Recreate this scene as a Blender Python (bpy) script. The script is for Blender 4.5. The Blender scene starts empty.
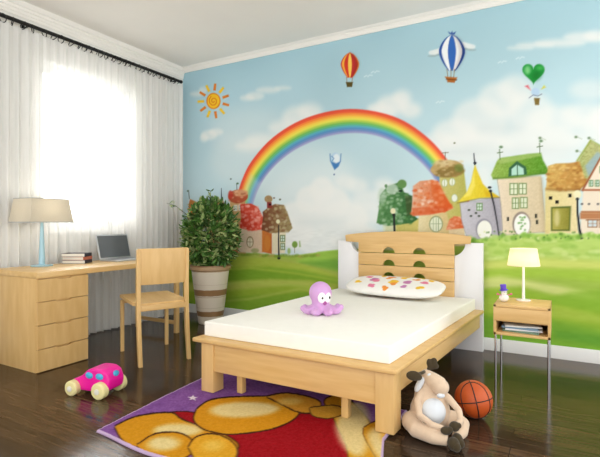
import bpy, bmesh, math, random
import numpy as np
from mathutils import Vector, Matrix
C = bpy.context.scene.collection
random.seed(7); rng = np.random.default_rng(11)
PI = math.pi

# ------------------------------------------------------------------ camera model
FL, HY, EYE = 460.0, 223.0, 1.06
YAW = math.atan(260 / 460)
FW = (-math.sin(YAW), math.cos(YAW)); RT = (math.cos(YAW), math.sin(YAW))
CAM = (3.9533, -4.1302)

def ray(px, py):
    s = (px - 300) / FL
    return FW[0] + s * RT[0], FW[1] + s * RT[1], (HY - py) / FL
def on_floor(px, py, z=0.0):
    d = ray(px, py); k = (z - EYE) / d[2]
    return CAM[0] + k * d[0], CAM[1] + k * d[1]
def on_wall(px, py, y=0.0):
    d = ray(px, py); k = (y - CAM[1]) / d[1]
    return CAM[0] + k * d[0], EYE + k * d[2]

# ------------------------------------------------------------------ colours and materials
def lin(c):
    return tuple((v / 255 / 12.92) if v / 255 <= 0.04045 else ((v / 255 + 0.055) / 1.055) ** 2.4 for v in c[:3])

def mat(name, col, rough=0.5, spec=0.5, noise=0.0, nscale=8.0, stretch=(1, 1, 1), metal=0.0, bump=0.0, bscale=60.0, sheen=0.0, col2=None, trans=0.0, sss=0.0, coat=0.0):
    m = bpy.data.materials.new(name); m.use_nodes = True
    nt = m.node_tree; b = nt.nodes['Principled BSDF']
    b.inputs['Roughness'].default_value = rough
    b.inputs['Specular IOR Level'].default_value = spec
    b.inputs['Metallic'].default_value = metal
    if coat: b.inputs['Coat Weight'].default_value = coat
    if sheen: b.inputs['Sheen Weight'].default_value = sheen
    if sss:
        b.inputs['Subsurface Weight'].default_value = sss
        b.inputs['Subsurface Scale'].default_value = 0.02
    c = lin(col)
    tc = nt.nodes.new('ShaderNodeTexCoord')
    mp = nt.nodes.new('ShaderNodeMapping'); mp.inputs['Scale'].default_value = stretch
    nt.links.new(tc.outputs['Object'], mp.inputs['Vector'])
    nz = nt.nodes.new('ShaderNodeTexNoise'); nz.inputs['Scale'].default_value = nscale; nz.inputs['Detail'].default_value = 5
    nt.links.new(mp.outputs['Vector'], nz.inputs['Vector'])
    r = nt.nodes.new('ShaderNodeValToRGB')
    r.color_ramp.elements[0].position = 0.3; r.color_ramp.elements[1].position = 0.7
    if col2: lo, hi = lin(col2), c
    else: lo = tuple(v * (1 - noise) for v in c); hi = tuple(min(1, v * (1 + noise)) for v in c)
    r.color_ramp.elements[0].color = (*lo, 1); r.color_ramp.elements[1].color = (*hi, 1)
    nt.links.new(nz.outputs['Fac'], r.inputs['Fac'])
    nt.links.new(r.outputs['Color'], b.inputs['Base Color'])
    if bump:
        n2 = nt.nodes.new('ShaderNodeTexNoise'); n2.inputs['Scale'].default_value = bscale; n2.inputs['Detail'].default_value = 4
        nt.links.new(mp.outputs['Vector'], n2.inputs['Vector'])
        bp = nt.nodes.new('ShaderNodeBump'); bp.inputs['Strength'].default_value = bump; bp.inputs['Distance'].default_value = 0.01
        nt.links.new(n2.outputs['Fac'], bp.inputs['Height']); nt.links.new(bp.outputs['Normal'], b.inputs['Normal'])
    return m

def attr_mat(name, rough=0.6, bump=0.0, bscale=200, sheen=0.0, spec=0.3):
    m = bpy.data.materials.new(name); m.use_nodes = True
    nt = m.node_tree; b = nt.nodes['Principled BSDF']
    b.inputs['Roughness'].default_value = rough; b.inputs['Specular IOR Level'].default_value = spec
    if sheen: b.inputs['Sheen Weight'].default_value = sheen
    a = nt.nodes.new('ShaderNodeAttribute'); a.attribute_name = 'paint'
    nt.links.new(a.outputs['Color'], b.inputs['Base Color'])
    if bump:
        tc = nt.nodes.new('ShaderNodeTexCoord')
        n2 = nt.nodes.new('ShaderNodeTexNoise'); n2.inputs['Scale'].default_value = bscale; n2.inputs['Detail'].default_value = 3
        nt.links.new(tc.outputs['Object'], n2.inputs['Vector'])
        bp = nt.nodes.new('ShaderNodeBump'); bp.inputs['Strength'].default_value = bump; bp.inputs['Distance'].default_value = 0.01
        nt.links.new(n2.outputs['Fac'], bp.inputs['Height']); nt.links.new(bp.outputs['Normal'], b.inputs['Normal'])
    return m

def wood(name, col, col2, stretch, rough=0.38, scale=5.0):
    m = mat(name, col, rough, 0.4, col2=col2, nscale=scale, stretch=stretch)
    return m

def floor_mat():
    m = bpy.data.materials.new('dark_plank_floor'); m.use_nodes = True
    nt = m.node_tree; b = nt.nodes['Principled BSDF']; L = nt.links
    tc = nt.nodes.new('ShaderNodeTexCoord')
    br = nt.nodes.new('ShaderNodeTexBrick'); br.offset = 0.37
    for k, v in (('Scale', 1.0), ('Mortar Size', 0.0022), ('Mortar Smooth', 0.3), ('Bias', 0.0), ('Brick Width', 1.25), ('Row Height', 0.125)):
        br.inputs[k].default_value = v
    br.inputs['Color1'].default_value = (*lin((78, 60, 44)), 1)
    br.inputs['Color2'].default_value = (*lin((52, 41, 33)), 1)
    br.inputs['Mortar'].default_value = (*lin((22, 16, 13)), 1)
    L.new(tc.outputs['Object'], br.inputs['Vector'])
    mp = nt.nodes.new('ShaderNodeMapping'); mp.inputs['Scale'].default_value = (2.0, 26, 1)
    L.new(tc.outputs['Object'], mp.inputs['Vector'])
    nz = nt.nodes.new('ShaderNodeTexNoise'); nz.inputs['Scale'].default_value = 2.2; nz.inputs['Detail'].default_value = 7; nz.inputs['Distortion'].default_value = 0.6
    L.new(mp.outputs['Vector'], nz.inputs['Vector'])
    rp = nt.nodes.new('ShaderNodeValToRGB'); rp.color_ramp.elements[0].position = 0.3; rp.color_ramp.elements[1].position = 0.72
    rp.color_ramp.elements[0].color = (0.45, 0.45, 0.45, 1); rp.color_ramp.elements[1].color = (1.7, 1.55, 1.35, 1)
    L.new(nz.outputs['Fac'], rp.inputs['Fac'])
    mx = nt.nodes.new('ShaderNodeMix'); mx.data_type = 'RGBA'; mx.blend_type = 'MULTIPLY'; mx.inputs['Factor'].default_value = 1
    L.new(br.outputs['Color'], mx.inputs[6]); L.new(rp.outputs['Color'], mx.inputs[7])
    L.new(mx.outputs[2], b.inputs['Base Color'])
    b.inputs['Roughness'].default_value = 0.15
    b.inputs['Specular IOR Level'].default_value = 0.26
    bp = nt.nodes.new('ShaderNodeBump'); bp.inputs['Strength'].default_value = 0.06; bp.inputs['Distance'].default_value = 0.004
    L.new(nz.outputs['Fac'], bp.inputs['Height']); L.new(bp.outputs['Normal'], b.inputs['Normal'])
    return m

def sheer_mat():
    m = bpy.data.materials.new('sheer_white_voile'); m.use_nodes = True
    nt = m.node_tree; L = nt.links; nt.nodes.clear()
    out = nt.nodes.new('ShaderNodeOutputMaterial')
    d = nt.nodes.new('ShaderNodeBsdfDiffuse'); t = nt.nodes.new('ShaderNodeBsdfTranslucent'); tr = nt.nodes.new('ShaderNodeBsdfTransparent')
    for n in (d, t): n.inputs['Color'].default_value = (0.93, 0.93, 0.91, 1)
    a = nt.nodes.new('ShaderNodeMixShader'); a.inputs[0].default_value = 0.16
    b = nt.nodes.new('ShaderNodeMixShader')
    tc = nt.nodes.new('ShaderNodeTexCoord'); mp = nt.nodes.new('ShaderNodeMapping'); mp.inputs['Scale'].default_value = (1, 40, 0.3)
    nz = nt.nodes.new('ShaderNodeTexNoise'); nz.inputs['Scale'].default_value = 1.5
    L.new(tc.outputs['Object'], mp.inputs['Vector']); L.new(mp.outputs['Vector'], nz.inputs['Vector'])
    r = nt.nodes.new('ShaderNodeMapRange'); r.inputs['To Min'].default_value = 0.22; r.inputs['To Max'].default_value = 0.42
    L.new(nz.outputs['Fac'], r.inputs['Value']); L.new(r.outputs['Result'], b.inputs[0])
    L.new(d.outputs[0], a.inputs[1]); L.new(t.outputs[0], a.inputs[2])
    L.new(a.outputs[0], b.inputs[1]); L.new(tr.outputs[0], b.inputs[2]); L.new(b.outputs[0], out.inputs[0])
    return m

def shade_mat(name, col, emit):
    m = bpy.data.materials.new(name); m.use_nodes = True
    nt = m.node_tree; L = nt.links; nt.nodes.clear()
    out = nt.nodes.new('ShaderNodeOutputMaterial')
    d = nt.nodes.new('ShaderNodeBsdfDiffuse'); t = nt.nodes.new('ShaderNodeBsdfTranslucent')
    tc = nt.nodes.new('ShaderNodeTexCoord'); nz = nt.nodes.new('ShaderNodeTexNoise'); nz.inputs['Scale'].default_value = 120
    L.new(tc.outputs['Object'], nz.inputs['Vector'])
    r = nt.nodes.new('ShaderNodeValToRGB'); c = lin(col)
    r.color_ramp.elements[0].color = (*[v * 0.93 for v in c], 1); r.color_ramp.elements[1].color = (*c, 1)
    L.new(nz.outputs['Fac'], r.inputs['Fac'])
    for n in (d, t): L.new(r.outputs['Color'], n.inputs['Color'])
    a = nt.nodes.new('ShaderNodeMixShader'); a.inputs[0].default_value = 0.45
    L.new(d.outputs[0], a.inputs[1]); L.new(t.outputs[0], a.inputs[2])
    L.new(a.outputs[0], out.inputs[0])
    return m

def glass_mat():
    m = bpy.data.materials.new('clear_window_glass'); m.use_nodes = True
    nt = m.node_tree; L = nt.links; nt.nodes.clear()
    out = nt.nodes.new('ShaderNodeOutputMaterial')
    g = nt.nodes.new('ShaderNodeBsdfGlossy'); g.inputs['Roughness'].default_value = 0.02
    tr = nt.nodes.new('ShaderNodeBsdfTransparent'); a = nt.nodes.new('ShaderNodeMixShader'); a.inputs[0].default_value = 0.06
    L.new(tr.outputs[0], a.inputs[1]); L.new(g.outputs[0], a.inputs[2]); L.new(a.outputs[0], out.inputs[0])
    return m

M = {}
BEECH, BEECH2 = (222, 186, 126), (210, 170, 108)
M['beech'] = wood('pale_beech_wood', BEECH, BEECH2, (3, 3, 0.5), scale=7)
M['beech_h'] = wood('pale_beech_wood_sideways_grain', BEECH, BEECH2, (0.5, 3, 6), scale=7)
M['beech_top'] = wood('pale_beech_top', (226, 190, 130), (214, 175, 113), (5, 0.6, 5), scale=6)
M['walnut_floor'] = floor_mat()
M['ceiling'] = mat('warm_white_plaster', (247, 244, 238), 0.9, 0.1, noise=0.015, nscale=2)
M['wall'] = mat('white_wall_paint', (235, 234, 229), 0.85, 0.15, noise=0.01, nscale=3)
M['trim'] = mat('white_gloss_trim', (226, 228, 228), 0.45, 0.4, noise=0.01)
M['white_panel'] = mat('white_lacquer_panel', (232, 233, 236), 0.4, 0.4, noise=0.01)
M['mattress'] = mat('white_mattress_cotton', (246, 245, 238), 0.85, 0.1, noise=0.012, nscale=20, bump=0.15, bscale=180)
M['chrome'] = mat('chrome_tube', (200, 202, 205), 0.18, 0.5, metal=1.0)
M['black_metal'] = mat('black_metal', (18, 17, 18), 0.45, 0.4, noise=0.1)
M['sheer'] = sheer_mat()
M['glass'] = glass_mat()
M['seam'] = mat('dark_gap', (120, 88, 48), 0.7, 0.2, noise=0.1)

# ------------------------------------------------------------------ mesh helpers
class MB:
    def __init__(s): s.bm = bmesh.new()
    def _new(s, fn, mtx=None):
        n = len(s.bm.verts); fn(); s.bm.verts.ensure_lookup_table()
        vs = s.bm.verts[n:]
        if mtx is not None: bmesh.ops.transform(s.bm, matrix=mtx, verts=vs)
        return vs
    def box(s, lo, hi, bev=0.0, seg=2, mtx=None):
        c = [(lo[i] + hi[i]) / 2 for i in range(3)]; d = [abs(hi[i] - lo[i]) for i in range(3)]
        t = bmesh.new(); bmesh.ops.create_cube(t, size=1)
        bmesh.ops.scale(t, vec=d, verts=t.verts)
        if bev: bmesh.ops.bevel(t, geom=list(t.edges), offset=min(bev, min(d) * 0.49), segments=seg, profile=0.5, affect='EDGES')
        bmesh.ops.translate(t, vec=c, verts=t.verts)
        if mtx is not None: bmesh.ops.transform(t, matrix=mtx, verts=t.verts)
        s.merge(t); return s
    def merge(s, t):
        me = bpy.data.meshes.new('t'); t.to_mesh(me); t.free(); s.bm.from_mesh(me); bpy.data.meshes.remove(me)
    def tube(s, pts, rad, n=12, cap=True, flat=None):
        pts = [Vector(p) for p in pts]
        if not hasattr(rad, '__len__'): rad = [rad] * len(pts)
        rings = []; up = Vector((0, 0, 1))
        for i, p in enumerate(pts):
            d = (pts[min(i + 1, len(pts) - 1)] - pts[max(i - 1, 0)]).normalized()
            if i == 0:
                a = d.cross(up)
                if a.length < 1e-3: a = d.cross(Vector((1, 0, 0)))
                a.normalize()
            else:
                a = (a - d * a.dot(d)).normalized()
            b = d.cross(a)
            f = flat if flat else 1.0
            rings.append([s.bm.verts.new(p + a * math.cos(2 * PI * k / n) * rad[i] + b * math.sin(2 * PI * k / n) * rad[i] * f) for k in range(n)])
        for i in range(len(rings) - 1):
            for k in range(n):
                s.bm.faces.new((rings[i][k], rings[i][(k + 1) % n], rings[i + 1][(k + 1) % n], rings[i + 1][k]))
        if cap:
            s.bm.faces.new(list(reversed(rings[0]))); s.bm.faces.new(rings[-1])
        return s
    def lathe(s, prof, n=32, c=(0, 0, 0), capb=True, capt=True, mtx=None):
        t = bmesh.new(); rings = []
        for r, z in prof:
            rings.append([t.verts.new((c[0] + r * math.cos(2 * PI * k / n), c[1] + r * math.sin(2 * PI * k / n), c[2] + z)) for k in range(n)])
        for i in range(len(rings) - 1):
            for k in range(n):
                t.faces.new((rings[i][k], rings[i][(k + 1) % n], rings[i + 1][(k + 1) % n], rings[i + 1][k]))
        if capb: t.faces.new(list(reversed(rings[0])))
        if capt: t.faces.new(rings[-1])
        if mtx is not None: bmesh.ops.transform(t, matrix=mtx, verts=t.verts)
        s.merge(t); return s
    def ball(s, c, r, seg=20, ring=14, mtx=None):
        if not hasattr(r, '__len__'): r = (r, r, r)
        t = bmesh.new(); bmesh.ops.create_uvsphere(t, u_segments=seg, v_segments=ring, radius=1)
        bmesh.ops.scale(t, vec=r, verts=t.verts)
        if mtx is not None: bmesh.ops.transform(t, matrix=mtx, verts=t.verts)
        bmesh.ops.translate(t, vec=c, verts=t.verts)
        s.merge(t); return s
    def torus(s, c, R, r, mtx=None, n=24, m=8):
        t = bmesh.new(); g = []
        for i in range(n):
            a = 2 * PI * i / n
            g.append([t.verts.new(((R + r * math.cos(2 * PI * j / m)) * math.cos(a), (R + r * math.cos(2 * PI * j / m)) * math.sin(a), r * math.sin(2 * PI * j / m))) for j in range(m)])
        for i in range(n):
            for j in range(m):
                t.faces.new((g[i][j], g[(i + 1) % n][j], g[(i + 1) % n][(j + 1) % m], g[i][(j + 1) % m]))
        if mtx is not None: bmesh.ops.transform(t, matrix=mtx, verts=t.verts)
        bmesh.ops.translate(t, vec=c, verts=t.verts)
        s.merge(t); return s
    def prism(s, poly, a0, a1, axis='y', bev=0.0):
        """poly: 2-D outline; extruded from a0 to a1 along axis (the outline lies in the other two axes)"""
        def P(p, a):
            return {'y': (p[0], a, p[1]), 'z': (p[0], p[1], a), 'x': (a, p[0], p[1])}[axis]
        t = bmesh.new()
        A = [t.verts.new(P(p, a0)) for p in poly]; B = [t.verts.new(P(p, a1)) for p in poly]
        t.faces.new(A); t.faces.new(list(reversed(B))); n = len(poly)
        for i in range(n): t.faces.new((A[i], A[(i + 1) % n], B[(i + 1) % n], B[i]))
        bmesh.ops.recalc_face_normals(t, faces=t.faces)
        if bev:
            es = [e for e in t.edges if abs((e.verts[0].co - e.verts[1].co)[{'y': 1, 'z': 2, 'x': 0}[axis]]) < 1e-6]
            bmesh.ops.bevel(t, geom=es, offset=bev, segments=2, profile=0.5, affect='EDGES')
        s.merge(t); return s
    def build(s, name, m, parent=None, world=False, smooth=None, fn=None, mods=None):
        bm = s.bm
        bmesh.ops.recalc_face_normals(bm, faces=bm.faces)
        if fn:
            for v in bm.verts: v.co = Vector(fn(*v.co))
        if world and parent is not None:
            inv = (Matrix.Translation(parent.location) @ parent.rotation_euler.to_matrix().to_4x4()).inverted()
            bmesh.ops.transform(bm, matrix=inv, verts=bm.verts)
        me = bpy.data.meshes.new(name); bm.to_mesh(me); bm.free()
        me.materials.append(m)
        o = bpy.data.objects.new(name, me); C.objects.link(o)
        if parent is not None: o.parent = parent
        if smooth is None or smooth:
            me.shade_smooth() if hasattr(me, 'shade_smooth') else None
            if smooth is None:
                md = None
                # keep flat faces crisp: mark sharp edges by angle
                b2 = bmesh.new(); b2.from_mesh(me)
                for e in b2.edges:
                    if len(e.link_faces) == 2 and e.calc_face_angle(0) > math.radians(38): e.smooth = False
                b2.to_mesh(me); b2.free()
        return o

def empty(name, loc, rz=0.0):
    o = bpy.data.objects.new(name, None); C.objects.link(o); o.location = loc; o.rotation_euler = (0, 0, rz)
    o.empty_display_size = 0.05
    return o
def tag(o, label=None, cat=None, group=None, kind=None):
    if label: o['label'] = label
    if cat: o['category'] = cat
    if group: o['group'] = group
    if kind: o['kind'] = kind
    return o
def struct(o): o['kind'] = 'structure'; return o
def remesh(o, vox, smooth=3, sub=0):
    r = o.modifiers.new('fuse', 'REMESH'); r.mode = 'VOXEL'; r.voxel_size = vox; r.use_smooth_shade = True
    s = o.modifiers.new('soften', 'SMOOTH'); s.iterations = smooth; s.factor = 0.6
    return o

# ------------------------------------------------------------------ painting helper (colours a dense grid)
class Paint:
    def __init__(s, x0, x1, z0, z1, step, base, W=None):
        s.nx = int(round((x1 - x0) / step)) + 1; s.nz = int(round((z1 - z0) / step)) + 1
        s.xs = np.linspace(x0, x1, s.nx); s.zs = np.linspace(z0, z1, s.nz)
        s.X, s.Z = np.meshgrid(s.xs, s.zs)              # [nz, nx]
        s.A = np.zeros((s.nz, s.nx, 3)); s.A[:] = base
        s.W = W or (lambda u, v: (u, v)); s.step = step
    def noise(s, cell, seed=0, az=1.0):
        r = np.random.default_rng(seed)
        fx = (s.X - s.xs[0]) / cell; fz = (s.Z - s.zs[0]) / (cell * az)
        g = r.random((int(fz.max()) + 3, int(fx.max()) + 3))
        ix = fx.astype(int); iz = fz.astype(int); tx = fx - ix; tz = fz - iz
        tx = tx * tx * (3 - 2 * tx); tz = tz * tz * (3 - 2 * tz)
        return (g[iz, ix] * (1 - tx) + g[iz, ix + 1] * tx) * (1 - tz) + (g[iz + 1, ix] * (1 - tx) + g[iz + 1, ix + 1] * tx) * tz
    def _blend(s, sl, al, col):
        if not isinstance(col, np.ndarray): col = np.array(col, float)
        s.A[sl] = s.A[sl] * (1 - al[..., None]) + col * al[..., None]
    def poly(s, pts, col, soft=0.006, alpha=1.0, raw=False, grad=None, tex=0.0, seed=1):
        P = np.array([p if raw else s.W(*p) for p in pts]); pad = soft * 1.5 + s.step
        i0 = max(0, np.searchsorted(s.xs, P[:, 0].min() - pad) - 1); i1 = min(s.nx, np.searchsorted(s.xs, P[:, 0].max() + pad) + 1)
        j0 = max(0, np.searchsorted(s.zs, P[:, 1].min() - pad) - 1); j1 = min(s.nz, np.searchsorted(s.zs, P[:, 1].max() + pad) + 1)
        if i0 >= i1 or j0 >= j1: return
        sl = (slice(j0, j1), slice(i0, i1)); X = s.X[sl]; Z = s.Z[sl]
        ins = np.zeros(X.shape, bool); d2 = np.full(X.shape, 1e9); n = len(P)
        for k in range(n):
            a = P[k]; b = P[(k + 1) % n]; e = b - a
            c = (a[1] > Z) != (b[1] > Z)
            if abs(e[1]) > 1e-12: ins ^= c & (X < e[0] * (Z - a[1]) / e[1] + a[0])
            L = e @ e + 1e-12; t = np.clip(((X - a[0]) * e[0] + (Z - a[1]) * e[1]) / L, 0, 1)
            d2 = np.minimum(d2, (X - a[0] - t * e[0]) ** 2 + (Z - a[1] - t * e[1]) ** 2)
        sd = np.where(ins, -1, 1) * np.sqrt(d2)
        al = np.clip(0.5 - sd / (2 * soft), 0, 1); al = al * al * (3 - 2 * al) * alpha
        colr = np.array(col, float)
        if grad is not None:                              # (colour at the other end, 'x' or 'z', sign)
            c2, ax = grad
            t = (X - P[:, 0].min()) / (np.ptp(P[:, 0]) + 1e-9) if ax == 'x' else (Z - P[:, 1].min()) / (np.ptp(P[:, 1]) + 1e-9)
            t = np.clip(t, 0, 1)[..., None]; colr = colr * (1 - t) + np.array(c2, float) * t
        if tex:
            r = np.random.default_rng(seed).random(X.shape); k = 1
            r = (r + np.roll(r, 1, 0) + np.roll(r, 1, 1) + np.roll(r, (1, 1), (0, 1))) / 4 - 0.5
            colr = colr + r[..., None] * tex if colr.ndim == 3 else colr[None, None] + r[..., None] * tex
        s._blend(sl, al, colr)
    def ell(s, cx, cy, rx, ry, col, soft=0.006, alpha=1.0, rot=0, n=24, **k):
        c, sn = math.cos(rot), math.sin(rot)
        s.poly([(cx + rx * math.cos(t) * c - ry * math.sin(t) * sn, cy + rx * math.cos(t) * sn + ry * math.sin(t) * c) for t in [2 * PI * i / n for i in range(n)]], col, soft, alpha, **k)
    def line(s, pts, w, col, soft=0.005, alpha=1.0):
        """stroke of width w (sheet units; may vary) along pts"""
        if not hasattr(w, '__len__'): w = [w] * len(pts)
        L, Rr = [], []
        for i, p in enumerate(pts):
            a = pts[max(i - 1, 0)]; b = pts[min(i + 1, len(pts) - 1)]
            dx, dy = b[0] - a[0], b[1] - a[1]; l = math.hypot(dx, dy) + 1e-9
            L.append((p[0] - dy / l * w[i] / 2, p[1] + dx / l * w[i] / 2)); Rr.append((p[0] + dy / l * w[i] / 2, p[1] - dx / l * w[i] / 2))
        s.poly(L + Rr[::-1], col, soft, alpha)
    def attach(s, me, first=0):
        a = me.color_attributes.new('paint', 'FLOAT_COLOR', 'POINT')
        c = np.clip(s.A, 0, 255) / 255
        l = np.where(c <= 0.04045, c / 12.92, ((c + 0.055) / 1.055) ** 2.4).reshape(-1, 3)
        buf = np.ones((len(me.vertices), 4), np.float32) * 0.8; buf[:, 3] = 1
        buf[:len(l), :3] = l
        a.data.foreach_set('color', buf.ravel())

def grid_mesh(name, co, nx, nz, extra=None):
    """co [nz*nx,3]; extra = (verts, faces) appended"""
    i = np.arange(nx - 1)[None, :] + np.arange(nz - 1)[:, None] * nx
    q = np.stack([i, i + 1, i + nx + 1, i + nx], -1).reshape(-1, 4)
    ev = np.array(extra[0], float) if extra else np.zeros((0, 3)); ef = (np.array(extra[1]) + len(co)) if extra else np.zeros((0, 4), int)
    V = np.vstack([co, ev]); Q = np.vstack([q, ef]).astype(np.int32)
    me = bpy.data.meshes.new(name)
    me.vertices.add(len(V)); me.vertices.foreach_set('co', V.astype(np.float32).ravel())
    me.loops.add(Q.size); me.loops.foreach_set('vertex_index', Q.ravel())
    me.polygons.add(len(Q)); me.polygons.foreach_set('loop_start', np.arange(0, Q.size, 4, dtype=np.int32))
    me.update(calc_edges=True); me.validate()
    return me

# ================================================================== ROOM
XR, YF, ZC, ZM = 5.6, -5.6, 2.912, 2.860     # right end, near end, ceiling, top of mural
b = MB(); b.box((-0.25, YF, -0.1), (XR, 0.15, 0)); struct(b.build('floor', M['walnut_floor']))
b = MB(); b.box((-0.25, YF, ZC), (XR, 0.15, ZC + 0.1)); struct(b.build('ceiling', M['ceiling']))
# window wall with its opening
WY0, WY1, WZ0, WZ1 = -1.74, -0.70, 1.00, 2.50
b = MB()
b.box((-0.22, YF, 0), (0, WY0, ZC)); b.box((-0.22, WY1, 0), (0, 0.15, ZC))
b.box((-0.22, WY0, 0), (0, WY1, WZ0)); b.box((-0.22, WY0, WZ1), (0, WY1, ZC))
struct(b.build('wall_left', M['wall']))
# window
we = struct(empty('window_1', (-0.12, (WY0 + WY1) / 2, WZ0)))
b = MB(); t = 0.05
b.box((-0.15, WY0, WZ0), (-0.09, WY0 + t, WZ1), .004); b.box((-0.15, WY1 - t, WZ0), (-0.09, WY1, WZ1), .004)
b.box((-0.15, WY0, WZ0), (-0.09, WY1, WZ0 + t), .004); b.box((-0.15, WY0, WZ1 - t), (-0.09, WY1, WZ1), .004)
b.build('window_frame', M['trim'], we, world=True)
for (a0, a1) in ((WY0 + t, WY1 - 0.26), (WY1 - 0.26, WY1 - t)):
    b = MB(); s_ = 0.028
    b.box((-0.14, a0, WZ0 + t), (-0.10, a0 + s_, WZ1 - t), .003); b.box((-0.14, a1 - s_, WZ0 + t), (-0.10, a1, WZ1 - t), .003)
    b.box((-0.14, a0, WZ0 + t), (-0.10, a1, WZ0 + t + s_), .003); b.box((-0.14, a0, WZ1 - t - s_), (-0.10, a1, WZ1 - t), .003)
    sash = b.build('sash', M['trim'], we, world=True)
    b = MB(); b.box((-0.122, a0 + s_, WZ0 + t + s_), (-0.118, a1 - s_, WZ1 - t - s_)); pane = b.build('pane', M['glass'], we, world=True)
b = MB(); b.box((-0.09, WY0 - .03, WZ0 - .035), (0.03, WY1 + .03, WZ0), .006); b.build('window_sill', M['trim'], we, world=True)

# cornices
def cornice(path):   # profile (distance from wall, z)
    return [(0, ZM), (0.012, ZM), (0.012, ZM + 0.010), (0.018, ZM + 0.010), (0.024, ZM + 0.022), (0.036, ZM + 0.030), (0.036, ZM + 0.036), (0.045, ZM + 0.038), (0.058, ZM + 0.046), (0.066, ZC), (0, ZC)]
def cornice_deep(): # the wider one above the window, with three fine steps
    return [(0, 2.795), (0.010, 2.795), (0.010, 2.818), (0.017, 2.820), (0.017, 2.846), (0.026, 2.849), (0.026, 2.872), (0.040, 2.876), (0.052, 2.900), (0.056, ZC), (0, ZC)]
b = MB(); b.prism([(-d, z) for d, z in cornice(0)], 0.0, XR, axis='x'); struct(b.build('trim_1', M['ceiling']))
b = MB(); b.prism(cornice_deep(), YF, 0.0, axis='y'); struct(b.build('trim_2', M['ceiling']))
# baseboards
b = MB(); b.prism([(0, 0), (-0.016, 0), (-0.016, 0.085), (-0.008, 0.1), (0, 0.1)], 0, XR, axis='x'); struct(b.build('baseboard_back', M['trim']))
b = MB(); b.prism([(0, 0), (0.016, 0), (0.016, 0.085), (0.008, 0.1), (0, 0.1)], YF, 0, axis='y'); struct(b.build('baseboard_left', M['trim']))

# ------------------------------------------------------------------ the mural wall
P = Paint(0, XR, 0.0, ZM, 0.0065, (184, 216, 226), W=on_wall)
t = ((P.Z - 0.9) / 1.9)[..., None]
P.A = np.array([198., 217, 222]) * (1 - t) + np.array([170., 204, 216]) * t
tx = np.clip((P.X - 0.2) / 3.5, 0, 1)[..., None]
P.A += (tx - 0.5) * np.array([6, 6, 4]) 
P.A += (P.noise(0.5, 3)[..., None] - .5) * 10
CW = (230, 233, 231)
def cloud(blobs, col=CW, soft=0.05, alpha=0.75):
    for (cx, cy, rx, ry) in blobs: P.ell(cx, cy, rx, ry, col, soft, alpha)
# diffuse haze, then clouds
cloud([(300, 175, 50, 32), (330, 205, 60, 40), (250, 130, 40, 22), (240, 160, 30, 25)], alpha=0.3, soft=0.14)
cloud([(580, 150, 60, 25), (500, 150, 70, 30)], alpha=0.5, soft=0.14)
cloud([(268, 90, 12, 3.2), (255, 96, 9, 4.2), (247, 98, 7, 3), (283, 88, 8, 2)], soft=0.03, alpha=.6)
cloud([(209, 135, 8, 5), (216, 132, 7, 3.5), (204, 138, 4, 4)], soft=0.03, alpha=.65)
cloud([(197, 94, 7, 2.5), (203, 90, 4, 3)], soft=0.03, alpha=.6)
cloud([(298, 118, 16, 12), (310, 112, 12, 9), (287, 128, 18, 8), (262, 140, 16, 6), (250, 146, 14, 5)], soft=0.06, alpha=.7)
cloud([(392, 104, 15, 9), (402, 98, 9, 8), (383, 112, 14, 8), (410, 110, 11, 8), (376, 108, 8, 4)], soft=0.05, alpha=.75)
cloud([(560, 43, 25, 4), (582, 37, 18, 5), (598, 36, 14, 6), (535, 45, 18, 2.5), (520, 48, 12, 1.5)], soft=0.03, alpha=.7)
cloud([(480, 120, 28, 22), (500, 100, 22, 18), (515, 90, 17, 15), (455, 133, 22, 14), (530, 112, 24, 20), (555, 120, 28, 14), (585, 115, 24, 12), (600, 128, 20, 16), (440, 142, 18, 9), (475, 148, 40, 14), (540, 140, 45, 12), (620, 120, 30, 20)], soft=0.05, alpha=.62)
cloud([(310, 200, 14, 14), (322, 190, 12, 13), (332, 203, 18, 16), (300, 215, 22, 14), (342, 218, 26, 18), (288, 232, 26, 16), (320, 235, 40, 20), (355, 238, 26, 14), (275, 220, 14, 10)], soft=0.04, alpha=.8)
cloud([(345, 182, 10, 7), (357, 186, 10, 7), (370, 200, 18, 9), (392, 192, 16, 8), (384, 184, 9, 6), (366, 214, 20, 10)], soft=0.05, alpha=.6)
cloud([(484, 178, 9, 12), (478, 190, 10, 14), (590, 90, 20, 10)], soft=0.05, alpha=.5)
# darker cloud modelling strokes
for (cx, cy, rx, ry) in ((470, 152, 34, 4), (540, 150, 30, 4), (500, 128, 20, 4), (320, 222, 24, 5), (345, 232, 18, 4)):
    P.ell(cx, cy, rx, ry, (205, 216, 218), 0.08, 0.5)
# rainbow
def spline(pts, n):
    pts = [pts[0]] + list(pts) + [pts[-1]]; out = []
    m = len(pts) - 3
    for k in range(n + 1):
        f = k / n * m; i = min(int(f), m - 1); t = f - i
        p0, p1, p2, p3 = pts[i:i + 4]
        out.append(tuple(0.5 * (2 * p1[j] + (p2[j] - p0[j]) * t + (2 * p0[j] - 5 * p1[j] + 4 * p2[j] - p3[j]) * t * t + (3 * p1[j] - p0[j] - 3 * p2[j] + p3[j]) * t ** 3) for j in (0, 1)))
    return out
ro = spline([(237, 196), (242, 180), (251, 162), (270, 140), (295, 123), (322, 113), (350, 109), (378, 112), (404, 121), (428, 138), (446, 158), (462, 184), (470, 204)], 54)
ri = spline([(252, 208), (257, 192), (266, 176), (281, 160), (300, 147), (325, 137), (350, 133), (374, 135), (395, 143), (414, 156), (429, 171), (441, 190), (447, 206)], 54)
rc = [(225, 78, 58), (233, 84, 48), (240, 132, 52), (243, 172, 60), (240, 205, 72), (232, 218, 82), (176, 203, 76), (116, 186, 84), (92, 180, 132), (86, 168, 190), (84, 140, 192), (112, 136, 188), (152, 152, 196)]
nb = len(rc)
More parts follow.
